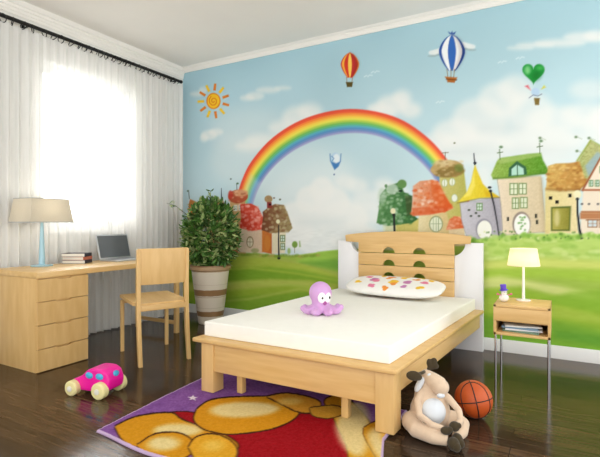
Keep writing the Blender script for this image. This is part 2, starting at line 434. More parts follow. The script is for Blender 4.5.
for k in range(nb):
    a, c = k / nb, (k + 1.25) / nb
    up = [(o[0] + (i[0] - o[0]) * a, o[1] + (i[1] - o[1]) * a) for o, i in zip(ro, ri)]
    dn = [(o[0] + (i[0] - o[0]) * min(c, 1), o[1] + (i[1] - o[1]) * min(c, 1)) for o, i in zip(ro, ri)]
    P.poly(up + dn[::-1], rc[k], 0.012 if k else 0.009, 0.93)
P.poly([ri[i] for i in range(8)] + [(o[0] + (i[0] - o[0]) * .3, o[1] + (i[1] - o[1]) * .3) for o, i in list(zip(ro, ri))[:8]][::-1], (200, 215, 225), 0.04, .35)
# sun
for k in range(11):
    a = 2 * PI * k / 11 + .25; c = (236, 196, 50) if k % 2 else (216, 128, 46)
    P.line([(213.5 + 9.5 * math.cos(a), 101 + 10.5 * math.sin(a)), (213.5 + 16 * math.cos(a), 101 + 17.5 * math.sin(a))], [2.6, 2.2], c, 0.006)
P.ell(213.5, 101, 7.2, 8.2, (222, 140, 40), .006); P.ell(213.5, 101, 5.9, 6.9, (240, 196, 56), .006)
P.line([(213.5 + r * math.cos(q), 101 + r * 1.15 * math.sin(q)) for r, q in [(0.6 + .3 * i, i * .75) for i in range(15)]], 1.1, (220, 138, 40), .006)
# small birds
for (x, y) in ((375, 72), (368, 76), (502, 62), (440, 102), (520, 58)):
    P.line([(x - 4, y + 1), (x - 1.5, y - .6), (x, y + .8), (x + 1.5, y - 1), (x + 4.5, y - .5)], .9, (232, 240, 242), .007, .7)
# balloons
def balloon(cx, cy, rx, ry, cols, nst):
    def edge(t, f):   # t 0..1 top-bottom, f -1..1
        w = math.sin(PI * min(1, t * .93 + .0)) ** .62 * (1 if t < .45 else 1 - .33 * (t - .45) / .55)
        return (cx + f * rx * w, cy - ry + 2 * ry * t)
    ts = [i / 14 for i in range(15)]
    P.poly([edge(t, -1) for t in ts] + [edge(t, 1) for t in ts[::-1]], cols[0], .006)
    for k in range(nst):
        f0, f1 = math.sin((k / nst - .5) * PI), math.sin(((k + 1) / nst - .5) * PI)
        P.poly([edge(t, f0) for t in ts] + [edge(t, f1) for t in ts[::-1]], cols[k % len(cols)], .006)
    P.poly([edge(t, .55) for t in ts] + [edge(t, 1) for t in ts[::-1]], (60, 30, 30), .03, .22)
balloon(350, 65, 9.3, 12.5, [(196, 62, 44), (236, 172, 72), (206, 70, 52), (245, 205, 100), (190, 60, 60)], 7)
P.line([(346.5, 77), (347, 82)], .5, (150, 110, 80), .005); P.line([(352.5, 77), (352, 82)], .5, (150, 110, 80), .005)
P.poly([(345.8, 82), (353, 82), (352, 87), (347, 87)], (96, 84, 40), .005)
for (q, sx) in (((438, 52), -1), ((466, 46), 1)):
    for i in range(3): P.ell(q[0] + sx * (4 * i - 3), q[1] - 1.5 + i * 1.1, 4.5, 2.6, (226, 232, 232), .01, .9); P.ell(q[0] + sx * (4 * i - 2), q[1] + 2 + i, 4, .8, (150, 168, 172), .01, .7)
balloon(452, 52.5, 13.3, 18, [(48, 88, 160), (236, 240, 242), (62, 110, 184), (238, 241, 243), (40, 76, 150)], 5)
P.poly([(449.5, 34), (448, 31.5), (451, 33), (452, 31), (453, 33), (456, 31.5), (454.5, 34.5)], (62, 92, 160), .005)
for dx in (-4, 0, 3.5): P.line([(451 + dx, 69), (451 + dx * .8, 77)], .5, (140, 110, 70), .005)
P.poly([(444.5, 76.5), (457.5, 77.5), (456, 79.5), (454.5, 82.8), (447.5, 82.2), (446.5, 79)], (176, 112, 52), .005)
P.line([(446, 79), (457, 80)], .9, (104, 60, 30), .004)
hx = [(533.5 + 11.2 * (math.sin(t) ** 3), 72.5 - 11.5 * (13 * math.cos(t) - 5 * math.cos(2 * t) - 2 * math.cos(3 * t) - math.cos(4 * t)) / 16) for t in [2 * PI * i / 40 for i in range(40)]]
P.poly(hx, (38, 146, 66), .006)
P.ell(536.5, 75.5, 4, 5, (22, 112, 46), .03, .55, rot=.6); P.ell(527.5, 70, 3, 4, (150, 214, 150), .02, .8); P.ell(540, 68, 3, 2, (90, 190, 100), .02, .7)
P.poly([(524.5, 86), (528, 85), (531, 90.5)], (214, 120, 130), .006); P.poly([(541, 89.5), (544, 85), (546, 87.5)], (206, 206, 96), .006)
P.ell(535.5, 92, 4.2, 4.2, (178, 204, 226), .008, .95); P.line([(529, 98), (533, 95), (538, 96), (542, 94)], .8, (120, 130, 150), .005)
P.poly([(534, 98), (539.8, 98), (539, 105), (535, 105)], (128, 110, 58), .005)
P.ell(335.5, 160, 5.2, 7.5, (176, 204, 224), .012, .95); P.ell(336.5, 158.5, 3.4, 4.6, (226, 234, 238), .012, .9)
P.poly([(330.3, 161), (336, 163.5), (340.4, 161.5), (338.5, 166.5), (334.5, 170)], (76, 128, 182), .010)
P.line([(330, 153.5), (330.4, 161)], 1, (110, 150, 190), .006); P.line([(341, 153.5), (340.4, 162)], 1, (110, 150, 190), .006); P.line([(331.5, 156), (334, 158.5), (332, 161)], .8, (96, 140, 184), .006); P.ell(334.2, 174.5, .8, .8, (90, 110, 150), .006)

# ---- meadow
gtop = [(0 + 150, 254), (225, 252), (262, 254), (290, 256), (330, 251), (345, 250), (400, 246), (478, 240), (500, 236), (540, 234), (570, 235), (600, 233), (680, 232)]
P.poly(gtop + [(690, 480), (150, 480)], (142, 176, 66), .012)
def band(pts, col, alpha=1, soft=.03): P.poly(pts, col, soft, alpha)
# left part
band([(150, 254), (220, 252), (262, 254), (300, 262), (350, 276), (350, 290), (260, 270), (150, 266)], (156, 170, 74), .9)
band([(296, 262), (318, 252), (345, 249), (345, 262), (330, 266)], (136, 184, 66), .9, .012)
band([(300, 263), (345, 258), (345, 272)], (92, 152, 50), .85, .03)
band([(224, 256), (262, 258), (300, 264), (345, 277), (345, 290), (290, 276), (220, 268)], (158, 180, 60), .9, .02)
band([(150, 266), (225, 268), (270, 267), (300, 270), (345, 280), (345, 284), (300, 280), (225, 283), (150, 283)], (108, 158, 34), .95, .03)
band([(150, 284), (225, 282), (270, 279), (310, 281), (345, 290), (345, 298), (225, 293), (150, 296)], (178, 190, 84), .85, .025)
band([(150, 292), (225, 291), (290, 285), (345, 290), (345, 296), (290, 296), (225, 300), (150, 302)], (138, 174, 46), .9, .025)
band([(150, 302), (225, 298), (300, 292), (345, 290), (345, 330), (150, 330)], (116, 166, 40), .9, .03)
for (a_, b_, c_) in ((262, 274, (176, 192, 72)), (276, 286, (172, 196, 84)), (293, 289, (188, 198, 96))):
    P.line([(200, a_ + 10), (250, a_ + 6), (300, b_), (345, b_ + 8)], [1, 2.2, 2, 1], c_, .02, .6)
# right part
band([(470, 242), (500, 236), (600, 232), (690, 232), (690, 262), (600, 262), (540, 258), (470, 262)], (170, 202, 106), .95, .04)
for i in range(90):
    x = 478 + random.random() * 200; y = 240 + random.random() * 22
    P.ell(x, y, 3 + random.random() * 5, 1 + random.random() * 1.6, random.choice([(146, 188, 78), (196, 216, 140), (128, 176, 70), (204, 220, 156)]), .012, .5)
band([(470, 262), (540, 258), (600, 261), (690, 264), (690, 274), (600, 270), (530, 268), (470, 272)], (196, 208, 110), .9, .03)
band([(470, 270), (520, 268), (600, 270), (690, 274), (690, 290), (600, 282), (540, 276), (470, 286)], (150, 190, 60), .9, .03)
band([(470, 280), (500, 276), (560, 286), (600, 296), (600, 302), (560, 296), (520, 286), (470, 290)], (206, 214, 140), .85, .03)
band([(470, 290), (520, 288), (560, 298), (600, 300), (690, 310), (690, 380), (470, 380)], (132, 176, 44), .95, .03)
band([(540, 300), (570, 292), (600, 290), (690, 290), (690, 320), (600, 312), (560, 306)], (118, 170, 40), .8, .03)
band([(470, 300), (500, 296), (560, 306), (600, 316), (690, 330), (690, 336), (560, 318), (470, 312)], (164, 190, 70), .7, .03)
band([(470, 316), (540, 318), (600, 330), (690, 346), (690, 400), (470, 400)], (98, 160, 42), .85, .04)
band([(555, 330), (600, 336), (690, 350), (690, 356), (600, 346), (555, 338)], (74, 146, 40), .7, .03)
P.A += np.where((P.Z < 1)[..., None], (P.noise(0.05, 21, 0.3)[..., None] - .5) * 7, 0)

mead = ((P.A[..., 1] > P.A[..., 2] + 22) & (P.Z < 1.08))[..., None]
P.A = np.where(mead, P.A * .80 + np.array([214., 216, 150]) * .20 + 4, P.A)
# ---- houses
def shingles(box, cols, n, r=(1.6, 1.1), alpha=.75, seed=5, clip=None):
    rr = random.Random(seed); x0, y0, x1, y1 = box
    for i in range(n):
        x = x0 + rr.random() * (x1 - x0); y = y0 + rr.random() * (y1 - y0)
        if clip and not inside(x, y, clip): continue
        P.ell(x, y, r[0] * (.7 + .6 * rr.random()), r[1] * (.7 + .6 * rr.random()), rr.choice(cols), .009, alpha * .72, n=8)
def inside(x, y, poly):
    c = False; n = len(poly)
    for i in range(n):
        a, b_ = poly[i], poly[(i + 1) % n]
        if (a[1] > y) != (b_[1] > y) and x < (b_[0] - a[0]) * (y - a[1]) / (b_[1] - a[1]) + a[0]: c = not c
    return c
def house(poly, col, g=None, soft=.008, tex=14, edge=None): 
    P.poly(poly, col, soft, 1, grad=g, tex=tex)
    if edge: P.line(poly + [poly[0]], .7, edge, .005, .55)
def roof(poly, c1, c2, cols, n, seed, r=(1.6, 1.1)):
    P.poly(poly, c1, .008, 1, grad=(c2, 'x'), tex=20)
    xs = [p[0] for p in poly]; ys = [p[1] for p in poly]
    shingles((min(xs), min(ys), max(xs), max(ys)), cols, n, r, .8, seed, poly)
def win(x, y, w, h, frame=(86, 126, 84), glass=(206, 222, 214), bars=True):
    P.poly([(x, y), (x + w, y), (x + w, y + h), (x, y + h)], frame, .005); m = .9
    P.poly([(x + m, y + m), (x + w - m, y + m), (x + w - m, y + h - m), (x + m, y + h - m)], glass, .004)
    if bars:
        P.line([(x + w / 2, y), (x + w / 2, y + h)], .7, frame, .003); P.line([(x, y + h / 2), (x + w, y + h / 2)], .6, frame, .003)
def lamp(pts, globe, r):
    P.line(pts, [.9 + .7 * i / (len(pts) - 1) for i in range(len(pts))], (44, 46, 52), .005)
    P.ell(globe[0], globe[1], r, r * 1.15, (226, 222, 188), .006); P.ell(pts[-1][0], pts[-1][1], 1.6, 1.4, (44, 46, 52), .005)
# left village
roof([(187, 226), (189, 203), (190, 199), (197, 202), (201, 212), (200, 232), (184, 232)], (196, 106, 62), (170, 150, 84), [(206, 130, 84), (160, 140, 70)], 40, 31)
house([(184, 228), (202, 228), (202, 254), (184, 254)], (206, 170, 120)); P.line([(189.3, 199), (188.8, 192)], .7, (80, 90, 90), .004); P.ell(188, 191, 1.2, 1, (110, 130, 120), .006)
house([(208, 216), (226, 214), (228, 254), (206, 254)], (210, 176, 128)); roof([(204, 218), (214, 200), (222, 199), (229, 217)], (168, 150, 84), (190, 120, 80), [(210, 180, 120), (150, 110, 70)], 26, 32)
P.line([(221.5, 200), (221.3, 188)], [1.4, .5], (66, 76, 84), .004)
house([(230, 200), (245, 200), (246, 254), (229, 254)], (212, 178, 126), ((196, 160, 116), 'x')); win(233.5, 205, 4, 6, (230, 226, 214), (150, 170, 160)); win(238.5, 204.5, 4, 6, (230, 226, 214), (150, 170, 160))
P.ell(238, 196.5, 10, 6.8, (178, 92, 64), .008, rot=-.08); P.ell(241, 193, 7, 3.6, (214, 170, 130), .016, .8)
shingles((229, 190, 247, 203), [(206, 140, 104), (150, 84, 60), (226, 196, 160)], 24, (1.5, 1), .7, 7); P.ell(230.5, 195, 2.4, 4.5, (190, 66, 52), .012, .8)
P.line([(237, 190), (236.6, 184)], .6, (60, 80, 80), .004); P.ell(237.5, 183.5, 1.3, 1, (90, 120, 100), .005); P.ell(230.8, 179, .9, .8, (90, 110, 110), .005)
house([(239, 228), (262, 228), (263, 253), (238, 252)], (226, 208, 184), ((214, 190, 166), 'x')); P.poly([(229, 236), (238, 238), (238, 253), (228, 253)], (196, 120, 92), .01, .9, tex=16)
roof([(240, 204), (251, 203.5), (258, 207), (263, 217), (265, 229), (252, 231), (240, 228), (241, 216)], (202, 72, 56), (214, 100, 84), [(226, 150, 134), (196, 60, 46), (236, 188, 176), (214, 92, 74), (232, 170, 158)], 90, 33, (1.5, 1.3))
P.ell(250, 242, 3.6, 5.8, (150, 130, 96), .006, .9); P.ell(250, 242.3, 2.7, 4.8, (222, 214, 190), .005); P.line([(250, 237), (250, 248)], .5, (150, 130, 96), .003); P.line([(247, 242), (253, 242)], .5, (150, 130, 96), .003)
P.ell(255, 250.5, 4, 2.2, (120, 140, 76), .012, .5)
house([(262, 230), (272, 231), (272, 254), (262, 252)], (204, 132, 70), ((190, 110, 60), 'x')); house([(272, 231), (286, 231), (285, 253), (272, 254)], (224, 216, 190)); win(280, 235, 5.2, 7, (120, 140, 96)); win(280.3, 243, 4.8, 7, (120, 140, 96))
P.ell(267.5, 243, 3, 8, (206, 140, 70), .012, .7)
roof([(269, 207), (275, 204), (284, 205), (288, 214), (292.5, 228), (289, 232), (270, 233), (261.5, 230), (263, 216), (262.5, 212)], (120, 72, 52), (160, 150, 110), [(150, 128, 90), (186, 178, 140), (126, 84, 60), (172, 158, 116), (200, 190, 160)], 100, 34, (1.6, 1.3))
P.ell(268.5, 199, 4, 3.6, (164, 140, 104), .007, tex=24); P.poly([(267, 202), (271.5, 202), (272, 208), (267, 208)], (140, 60, 56), .006); P.ell(270, 204.5, 1.2, 1, (40, 20, 24), .004)
P.ell(274, 198, 1, .8, (120, 110, 100), .005); P.ell(280, 199.5, 1.1, .9, (100, 110, 90), .005)
lamp([(278.8, 225), (278.6, 240), (278.9, 258)], (278, 221.5), 1.9)
P.ell(294.8, 244.5, 2.8, 3.3, (126, 158, 78), .008); P.line([(299.6, 241), (300, 247)], [1, 2], (150, 176, 120), .008, .8); P.line([(294.6, 247), (294.6, 253)], .5, (130, 130, 90), .004); P.ell(289, 251, 1.6, 3, (150, 178, 100), .008, .8)
for x in range(225, 320, 3): P.ell(x, 253.5 + (1.5 if x > 260 else 0) + random.random() * 1.5, 2.4, 1.5, random.choice([(140, 162, 76), (170, 160, 90), (120, 150, 60)]), .01, .6)
# right village
house([(386, 222), (421, 218), (421, 250), (384, 250)], (186, 184, 110), ((206, 196, 120), 'x'))
P.poly([(383, 224), (396, 223), (396, 250), (383, 250)], (214, 222, 196), .012, .8)
roof([(384, 190), (388, 186), (400, 182), (404, 192), (412, 196), (412.5, 214), (418, 219), (412, 223), (388, 226), (376.5, 223), (379, 208), (380, 195)], (98, 142, 92), (56, 104, 60), [(150, 182, 146), (92, 140, 84), (186, 206, 184), (70, 120, 70), (120, 160, 110)], 150, 35, (1.8, 1.4))
P.poly([(405, 196), (412.5, 196), (412, 214), (407, 216)], (70, 84, 50), .012, .7); P.ell(392, 189, 6, 5.5, (200, 214, 204), .012, .7); P.ell(402, 184, 4.6, 4.4, (104, 144, 88), .008); P.ell(400.5, 191, 2, .9, (30, 46, 40), .004); P.ell(386, 186, 1.4, 1.8, (104, 140, 100), .006); P.ell(382, 196, 4, 8, (176, 198, 178), .02, .6)
house([(419, 213), (449, 210), (450, 250), (417, 250)], (222, 214, 176), ((206, 186, 134), 'x'))
# tower
house([(439, 172), (464, 170), (469, 215), (449, 222), (440, 190)], (200, 192, 128), ((172, 172, 92), 'x'))
for (x, y) in ((442, 180), (449.5, 179)): P.ell(x + 2.6, y + 3, 3.3, 4.2, (170, 180, 130), .006); P.ell(x + 2.6, y + 3, 2.6, 3.5, (222, 228, 216), .005); P.line([(x + 2.6, y - .5), (x + 2.6, y + 6.5)], .5, (170, 180, 130), .003)
P.ell(454.5, 198, 3.4, 4.2, (170, 180, 130), .006); P.ell(454.5, 198, 2.7, 3.5, (222, 228, 216), .005)
P.ell(447, 168.5, 16.5, 8.3, (186, 160, 110), .008, rot=-.1); P.ell(450, 172, 15, 5.4, (132, 112, 62), .012, .8, rot=-.12); P.ell(444, 163, 10, 3.5, (208, 192, 150), .015, .8)
shingles((432, 161, 462, 176), [(216, 200, 160), (164, 130, 84), (140, 124, 72), (196, 170, 120)], 46, (1.7, 1.1), .7, 8); P.ell(459, 168, 4.5, 4, (108, 130, 64), .014, .7)
P.line([(445, 160), (445.3, 152)], .6, (110, 104, 70), .004); P.line([(442, 153), (448.5, 152.5)], .6, (110, 104, 70), .004); P.ell(454.5, 143, 1, .8, (110, 120, 90), .005)
roof([(413, 186), (420, 181), (432, 180), (438, 181), (444, 194), (453, 208), (446, 211.5), (430, 215), (413, 216), (411, 214), (412.5, 200)], (216, 176, 150), (206, 92, 42), [(226, 200, 180), (214, 120, 70), (204, 96, 50), (232, 210, 196), (220, 140, 96)], 90, 36, (2.0, 1.5))
P.poly([(412, 208), (430, 207), (452, 204), (453, 208), (446, 211.5), (413, 216)], (200, 86, 42), .012, .6); P.poly([(431, 181), (438, 181), (452, 207), (440, 208), (432, 195)], (210, 100, 46), .016, .55)
P.ell(436, 224, 7, 8.3, (150, 160, 120), .006, rot=.06); P.ell(436, 224.3, 5.9, 7.2, (216, 222, 200), .005); 
for dx in (-2.5, 0, 2.5): P.line([(436 + dx, 218), (436 + dx, 231)], .5, (140, 160, 120), .003)
P.line([(430.5, 224), (441.5, 224)], .5, (140, 160, 120), .003)
house([(449, 224), (464, 222), (466, 246), (449, 246)], (214, 196, 160)); roof([(446, 230), (449, 220), (454, 216), (460, 217), (466, 226), (464, 228)], (216, 150, 116), (204, 92, 46), [(226, 180, 156), (206, 100, 56)], 20, 37)
lamp([(394, 232), (393.8, 215)], (393, 211), 2.6); P.line([(394.4, 214), (395, 233)], 1.2, (52, 58, 50), .005)
# grey house with the pointed yellow roof
house([(460, 203), (501, 197), (505, 237), (468, 240), (462, 222)], (196, 196, 204), ((166, 164, 174), 'x'), edge=(130, 128, 140))
P.ell(484, 229, 8.5, 10.5, (150, 150, 160), .006); P.ell(484.5, 230, 7.3, 9.5, (232, 234, 226), .005)
win(476.5, 203, 6, 7.6, (104, 140, 84)); P.line([(493, 198), (501, 236)], 3, (140, 138, 146), .02, .4)
for (x, y) in ((469, 210), (476, 213), (471, 216), (479, 216)): P.ell(x, y, 1.3, .9, (60, 70, 56), .005)
P.poly([(475, 164), (477, 170), (483, 184), (489, 190), (499.5, 197), (480, 198), (457, 203), (467, 192), (471, 182), (473, 172)], (222, 208, 82), .007, 1, grad=((214, 190, 44), 'x'), tex=14)
P.poly([(474, 172), (471, 184), (464, 197), (470, 196), (475, 186)], (236, 226, 130), .012, .6); P.poly([(484, 190), (499.5, 197), (486, 197)], (202, 168, 36), .012, .7)
P.line([(457, 203), (480, 198.5), (500, 197.5)], 1, (120, 108, 50), .006, .7); P.line([(474.8, 165), (473.8, 153)], [1.6, .7], (40, 48, 60), .004); P.ell(475, 163, 1.6, 1.3, (40, 48, 60), .004)
lamp([(499.5, 240), (497, 222), (494, 205), (490.5, 191)], (489.6, 188), .8); P.ell(489.6, 187.5, 1.9, 1.2, (40, 44, 56), .005)
# tall green-roofed house
house([(497, 178), (541, 176), (546, 232), (503, 235), (501, 205)], (222, 210, 188), ((206, 192, 160), 'x'), edge=(150, 140, 120))
P.line([(541, 178), (545, 232)], 3.5, (176, 160, 130), .02, .5)
P.poly([(497, 161), (500, 158), (528, 154), (541, 153), (543, 160), (549, 171), (546, 174), (532, 175), (510, 178), (493, 179), (491, 175), (494, 168)], (150, 178, 92), .008, 1, grad=((92, 146, 46), 'x'), tex=34)
P.poly([(498, 159), (528, 154), (541, 153), (541, 156), (500, 164)], (176, 196, 130), .012, .6)
P.line([(493, 178.5), (520, 177), (547, 172.5)], 1.6, (84, 120, 44), .012, .7)
P.poly([(508.5, 176.5), (509, 168), (517, 161), (526, 167), (527, 174.5)], (60, 104, 76), .006); P.poly([(511.5, 175.5), (511.5, 169), (517, 164.5), (523.5, 168.5), (524, 174.5)], (176, 214, 200), .005); P.line([(517.2, 164), (517.5, 176)], 1, (70, 110, 80), .004)
win(509.5, 183, 8.4, 12, (112, 142, 86), (214, 220, 196)); win(518.5, 183, 8.2, 11.5, (112, 142, 86), (214, 220, 196)); win(512, 197.5, 7, 11.5, (112, 142, 86), (214, 220, 196)); win(520, 197, 7.6, 11.3, (112, 142, 86), (214, 220, 196))
P.ell(521.5, 224, 9.2, 12.5, (150, 140, 130), .006); P.ell(522, 225, 7.9, 11.2, (234, 236, 232), .005)
for i in range(14): P.ell(518 + random.random() * 7, 216 + random.random() * 14, 1, .9, (110, 160, 90), .006, .8)
for (x, y) in ((508, 219), (536, 216), (537, 222)): P.poly([(x - 1, y - 2), (x + 1, y - 2), (x + 1, y + 2), (x - 1, y + 2)], (44, 46, 40), .004)
for (x, y) in ((500, 152), (540, 146)):
    P.line([(x, y + 8), (x - .5, y - 3)], .8, (90, 116, 80), .004); P.line([(x - 3, y + 1), (x + 3, y)], .8, (90, 116, 80), .004); P.ell(x + 1, y - 5, 1.8, 1.2, (100, 134, 96), .008)
# thatched house
house([(545, 188), (578, 186), (578, 233), (545, 234)], (214, 202, 146), ((222, 210, 166), 'x'))
roof([(548, 166), (556, 163.5), (570, 163), (583, 161), (590, 171), (586, 184), (580, 190), (560, 190), (546, 189), (547, 176)], (206, 176, 106), (172, 124, 64), [(226, 200, 140), (180, 134, 70), (150, 104, 52), (214, 184, 110), (196, 150, 84)], 150, 38, (2.0, 1.2))
P.line([(546, 189), (560, 190.5), (580, 189.5)], 2, (140, 100, 50), .014, .7)
P.poly([(551, 207), (571, 206), (570, 231), (551, 231)], (96, 110, 52), .006); P.poly([(552.5, 208.5), (569.5, 208), (568.5, 229.5), (552.5, 229.5)], (176, 170, 92), .006, 1, grad=((140, 138, 60), 'x'), tex=16); P.ell(557, 218, 2.6, 8, (214, 208, 160), .016, .7)
for (x, y) in ((550.5, 198), (557, 202), (570, 195.5)): P.poly([(x - 1.6, y - 1.7), (x + 1.6, y - 1.7), (x + 1.6, y + 1.7), (x - 1.6, y + 1.7)], (34, 32, 28), .004)
# gabled house at the right
P.poly([(579, 160), (590, 140), (600, 146), (625, 158), (640, 190), (585, 178)], (168, 176, 116), .008, 1, grad=((196, 190, 150), 'x'), tex=44)
P.line([(577, 161), (591, 140), (602, 147), (630, 160)], 1.6, (150, 166, 84), .008); P.poly([(585, 166), (597, 152), (606, 156), (600, 172), (588, 176)], (150, 176, 190), .014, .8)
P.poly([(583, 190), (600, 158), (620, 148), (650, 192), (650, 234), (580, 234)], (226, 216, 198), .008)
P.line([(582, 191), (601, 157), (620, 146)], 1.8, (150, 92, 60), .006); P.line([(583, 190), (650, 190)], 1.8, (170, 104, 70), .006); P.line([(581, 212), (650, 212)], 1.8, (166, 110, 70), .006)
win(589, 180, 4.4, 6.6, (104, 140, 96)); win(595, 180, 4.6, 6.6, (104, 140, 96)); win(599.5, 166, 5, 7, (90, 130, 90)); win(607, 180, 4.6, 6.6, (104, 140, 96))
P.poly([(580, 213), (650, 213), (650, 219), (580, 219)], (176, 120, 80), .008, .9); P.line([(586, 220), (650, 220)], .9, (130, 84, 56), .004)
win(587.5, 219.5, 10, 8, (150, 110, 80), (200, 214, 220), True); win(599, 219.5, 10, 8, (150, 110, 80), (200, 214, 220), True)
for (x, y) in ((582, 204), (589, 204), (598, 204), (606, 204)): P.ell(x, y, 1.2, 1, (90, 90, 90), .005)
for (x, y) in ((576, 137), (577, 151), (589, 138), (540, 138)): P.ell(x, y, 1.5, 1.2, (110, 136, 104), .007); P.line([(x + 1, y), (x + 6, y + 2)], .5, (150, 170, 140), .005, .7)
lamp([(582, 238), (579.5, 228), (577.5, 212), (577.4, 199)], (577.5, 194.5), 3.8); P.line([(577.4, 198), (577.6, 214), (579.5, 230), (582, 239)], [1.6, 1.8, 2.4, 3], (52, 56, 62), .005)
for x in range(466, 640, 2): P.ell(x + random.random() * 2, 235.5 + 2 * math.sin(x * .2) + random.random() * 3 + (3 if x < 500 else 0), 2.5, 2.2, random.choice([(164, 200, 104), (140, 184, 84), (180, 208, 124), (120, 166, 70)]), .012, .75)
for i in range(60): x = 475 + random.random() * 150; P.ell(x, 231 + random.random() * 8, .9, .9, random.choice([(100, 140, 70), (210, 220, 160), (84, 124, 60)]), .006, .7)
me = grid_mesh('wall_back', np.stack([P.X.ravel(), np.zeros(P.X.size), P.Z.ravel()], 1), P.nx, P.nz,
    extra=([(0, .004, 0), (XR, .004, 0), (XR, .004, ZC), (0, .004, ZC), (0, .15, 0), (XR, .15, 0), (XR, .15, ZC), (0, .15, ZC)],
           [(0, 1, 2, 3), (4, 7, 6, 5), (0, 4, 5, 1), (3, 2, 6, 7), (0, 3, 7, 4), (1, 5, 6, 2)]))
P.A = np.clip(128 + (P.A - 128) * 1.10 - 7, 4, 250)
P.attach(me); me.materials.append(attr_mat('painted_mural_paper', 0.62, spec=0.2))
wb = bpy.data.objects.new('wall_back', me); C.objects.link(wb); struct(wb)

# ================================================================== CURTAINS
ROD_Z, ROD_X = 2.715, 0.085
rod = tag(empty('curtain_rod', (ROD_X, -1.7, ROD_Z)), 'black metal curtain rod with rings running above the window', 'curtain rod')
b = MB(); b.tube([(ROD_X, -3.6, ROD_Z), (ROD_X, -0.13, ROD_Z)], 0.0165, 14); b.build('pole', M['black_metal'], rod, world=True)
b = MB(); b.ball((ROD_X, -0.125, ROD_Z), (0.02, 0.026, 0.02)); b.build('finial', M['black_metal'], rod, world=True)
for y in (-0.2, -1.9, -3.4):
    b = MB(); b.box((0, y - .012, ROD_Z - .04), (0.012, y + .012, ROD_Z + .03), .003); b.tube([(0.01, y, ROD_Z - .012), (ROD_X, y, ROD_Z - .012)], .007, 8); b.build('bracket', M['black_metal'], rod, world=True)
def curtain(name, y0, y1, label, waves, seed):
    r = random.Random(seed); n = int((y1 - y0) / 0.008); ph = r.random() * 6
    root = tag(empty(name, (0.09, (y0 + y1) / 2, 0)), label, 'curtain', 'sheer white curtains')
    zs = [0.012, 0.3, 0.7, 1.2, 1.7, 2.2, 2.5, 2.62, 2.672]
    bm = MB(); G = []
    for z in zs:
        row = []
        for i in range(n + 1):
            t = i / n; y = y0 + (y1 - y0) * t
            a = 2 * PI * waves * t + ph + .8 * math.sin(5.1 * t + ph) + .25 * math.sin(z * 1.3 + 9 * t)
            amp = 0.022 * (1.15 - 0.18 * z) + 0.006 * math.sin(17 * t + z)
            row.append(bm.bm.verts.new((0.09 + amp * math.sin(a) + .006 * math.sin(2.7 * a + z), y + .006 * math.cos(a), z)))
        G.append(row)
    for j in range(len(zs) - 1):
        for i in range(n): bm.bm.faces.new((G[j][i], G[j][i + 1], G[j + 1][i + 1], G[j + 1][i]))
    o = bm.build('curtain_panel', M['sheer'], root, world=True, smooth=True)
    return root
curtain('sheer_curtain', -3.5, -1.50, 'sheer white curtain panel hanging behind the square-shaded lamp', 24, 3)
curtain('sheer_curtain', -1.49, -0.10, 'sheer white curtain panel hanging beside the painted wall corner', 18, 9)
ring_ys = [-3.3 + i * .085 for i in range(22)] + [-1.44 + i * .057 for i in range(23)]
rme = None
for i, y in enumerate(ring_ys):
    q = Matrix.Rotation(PI / 2 + random.uniform(-.5, .5), 4, 'X') @ Matrix.Rotation(random.uniform(-.35, .35), 4, 'Y')
    if rme is None:
        b = MB(); b.torus((0, 0, 0), 0.033, 0.0038); o = b.build('ring', M['black_metal'], rod, smooth=True); rme = o.data
    else:
        o = bpy.data.objects.new('ring', rme); C.objects.link(o); o.parent = rod
    o.rotation_euler = q.to_euler(); o.location = (0, y + random.uniform(-.012, .012) + 1.7, -0.019)

# ================================================================== DESK
DZ = 0.71; DX0, DX1, DY0, DY1 = 0.175, 0.765, -2.23, -0.815
desk = tag(empty('desk', ((DX0 + DX1) / 2, (DY0 + DY1) / 2, 0)), 'long pale wooden desk with a four-drawer pedestal, in front of the curtains', 'desk')
b = MB(); b.box((DX0, DY0, DZ - .042), (DX1, DY1, DZ), .004); b.build('desktop', M['beech_top'], desk, world=True)
b = MB(); b.box((DX0 + .005, DY0 + .003, 0), (DX1 - .024, -1.825, DZ - .0425), .002); b.build('pedestal', M['beech'], desk, world=True)
dz = [0.004, 0.165, 0.335, 0.5, 0.663]
for i in range(4):
    z0, z1 = dz[i] + .003, dz[i + 1] - .003; y0, y1 = DY0 + .006, -1.828
    # front with a shallow finger notch along its top edge
    ym = (y0 + y1) / 2
    poly = [(y0, z0), (y1, z0), (y1, z1), (ym + .06, z1), (ym + .05, z1 - .009), (ym - .05, z1 - .009), (ym - .06, z1), (y0, z1)]
    b = MB(); b.prism(poly, DX1 - .0235, DX1 - .004, axis='x'); b.build('drawer', M['beech'], desk, world=True)
for xx in (DX1 - .035, DX0 + .025):
    b = MB(); b.box((xx - .02, DY1 - .055, 0), (xx + .02, DY1 - .015, DZ - .0425), .003); b.build('leg', M['beech'], desk, world=True)
b = MB(); b.box((DX0 + .045, DY1 - .045, .08), (DX1 - .055, DY1 - .025, .115), .003); b.build('stretcher', M['beech_h'], desk, world=True)

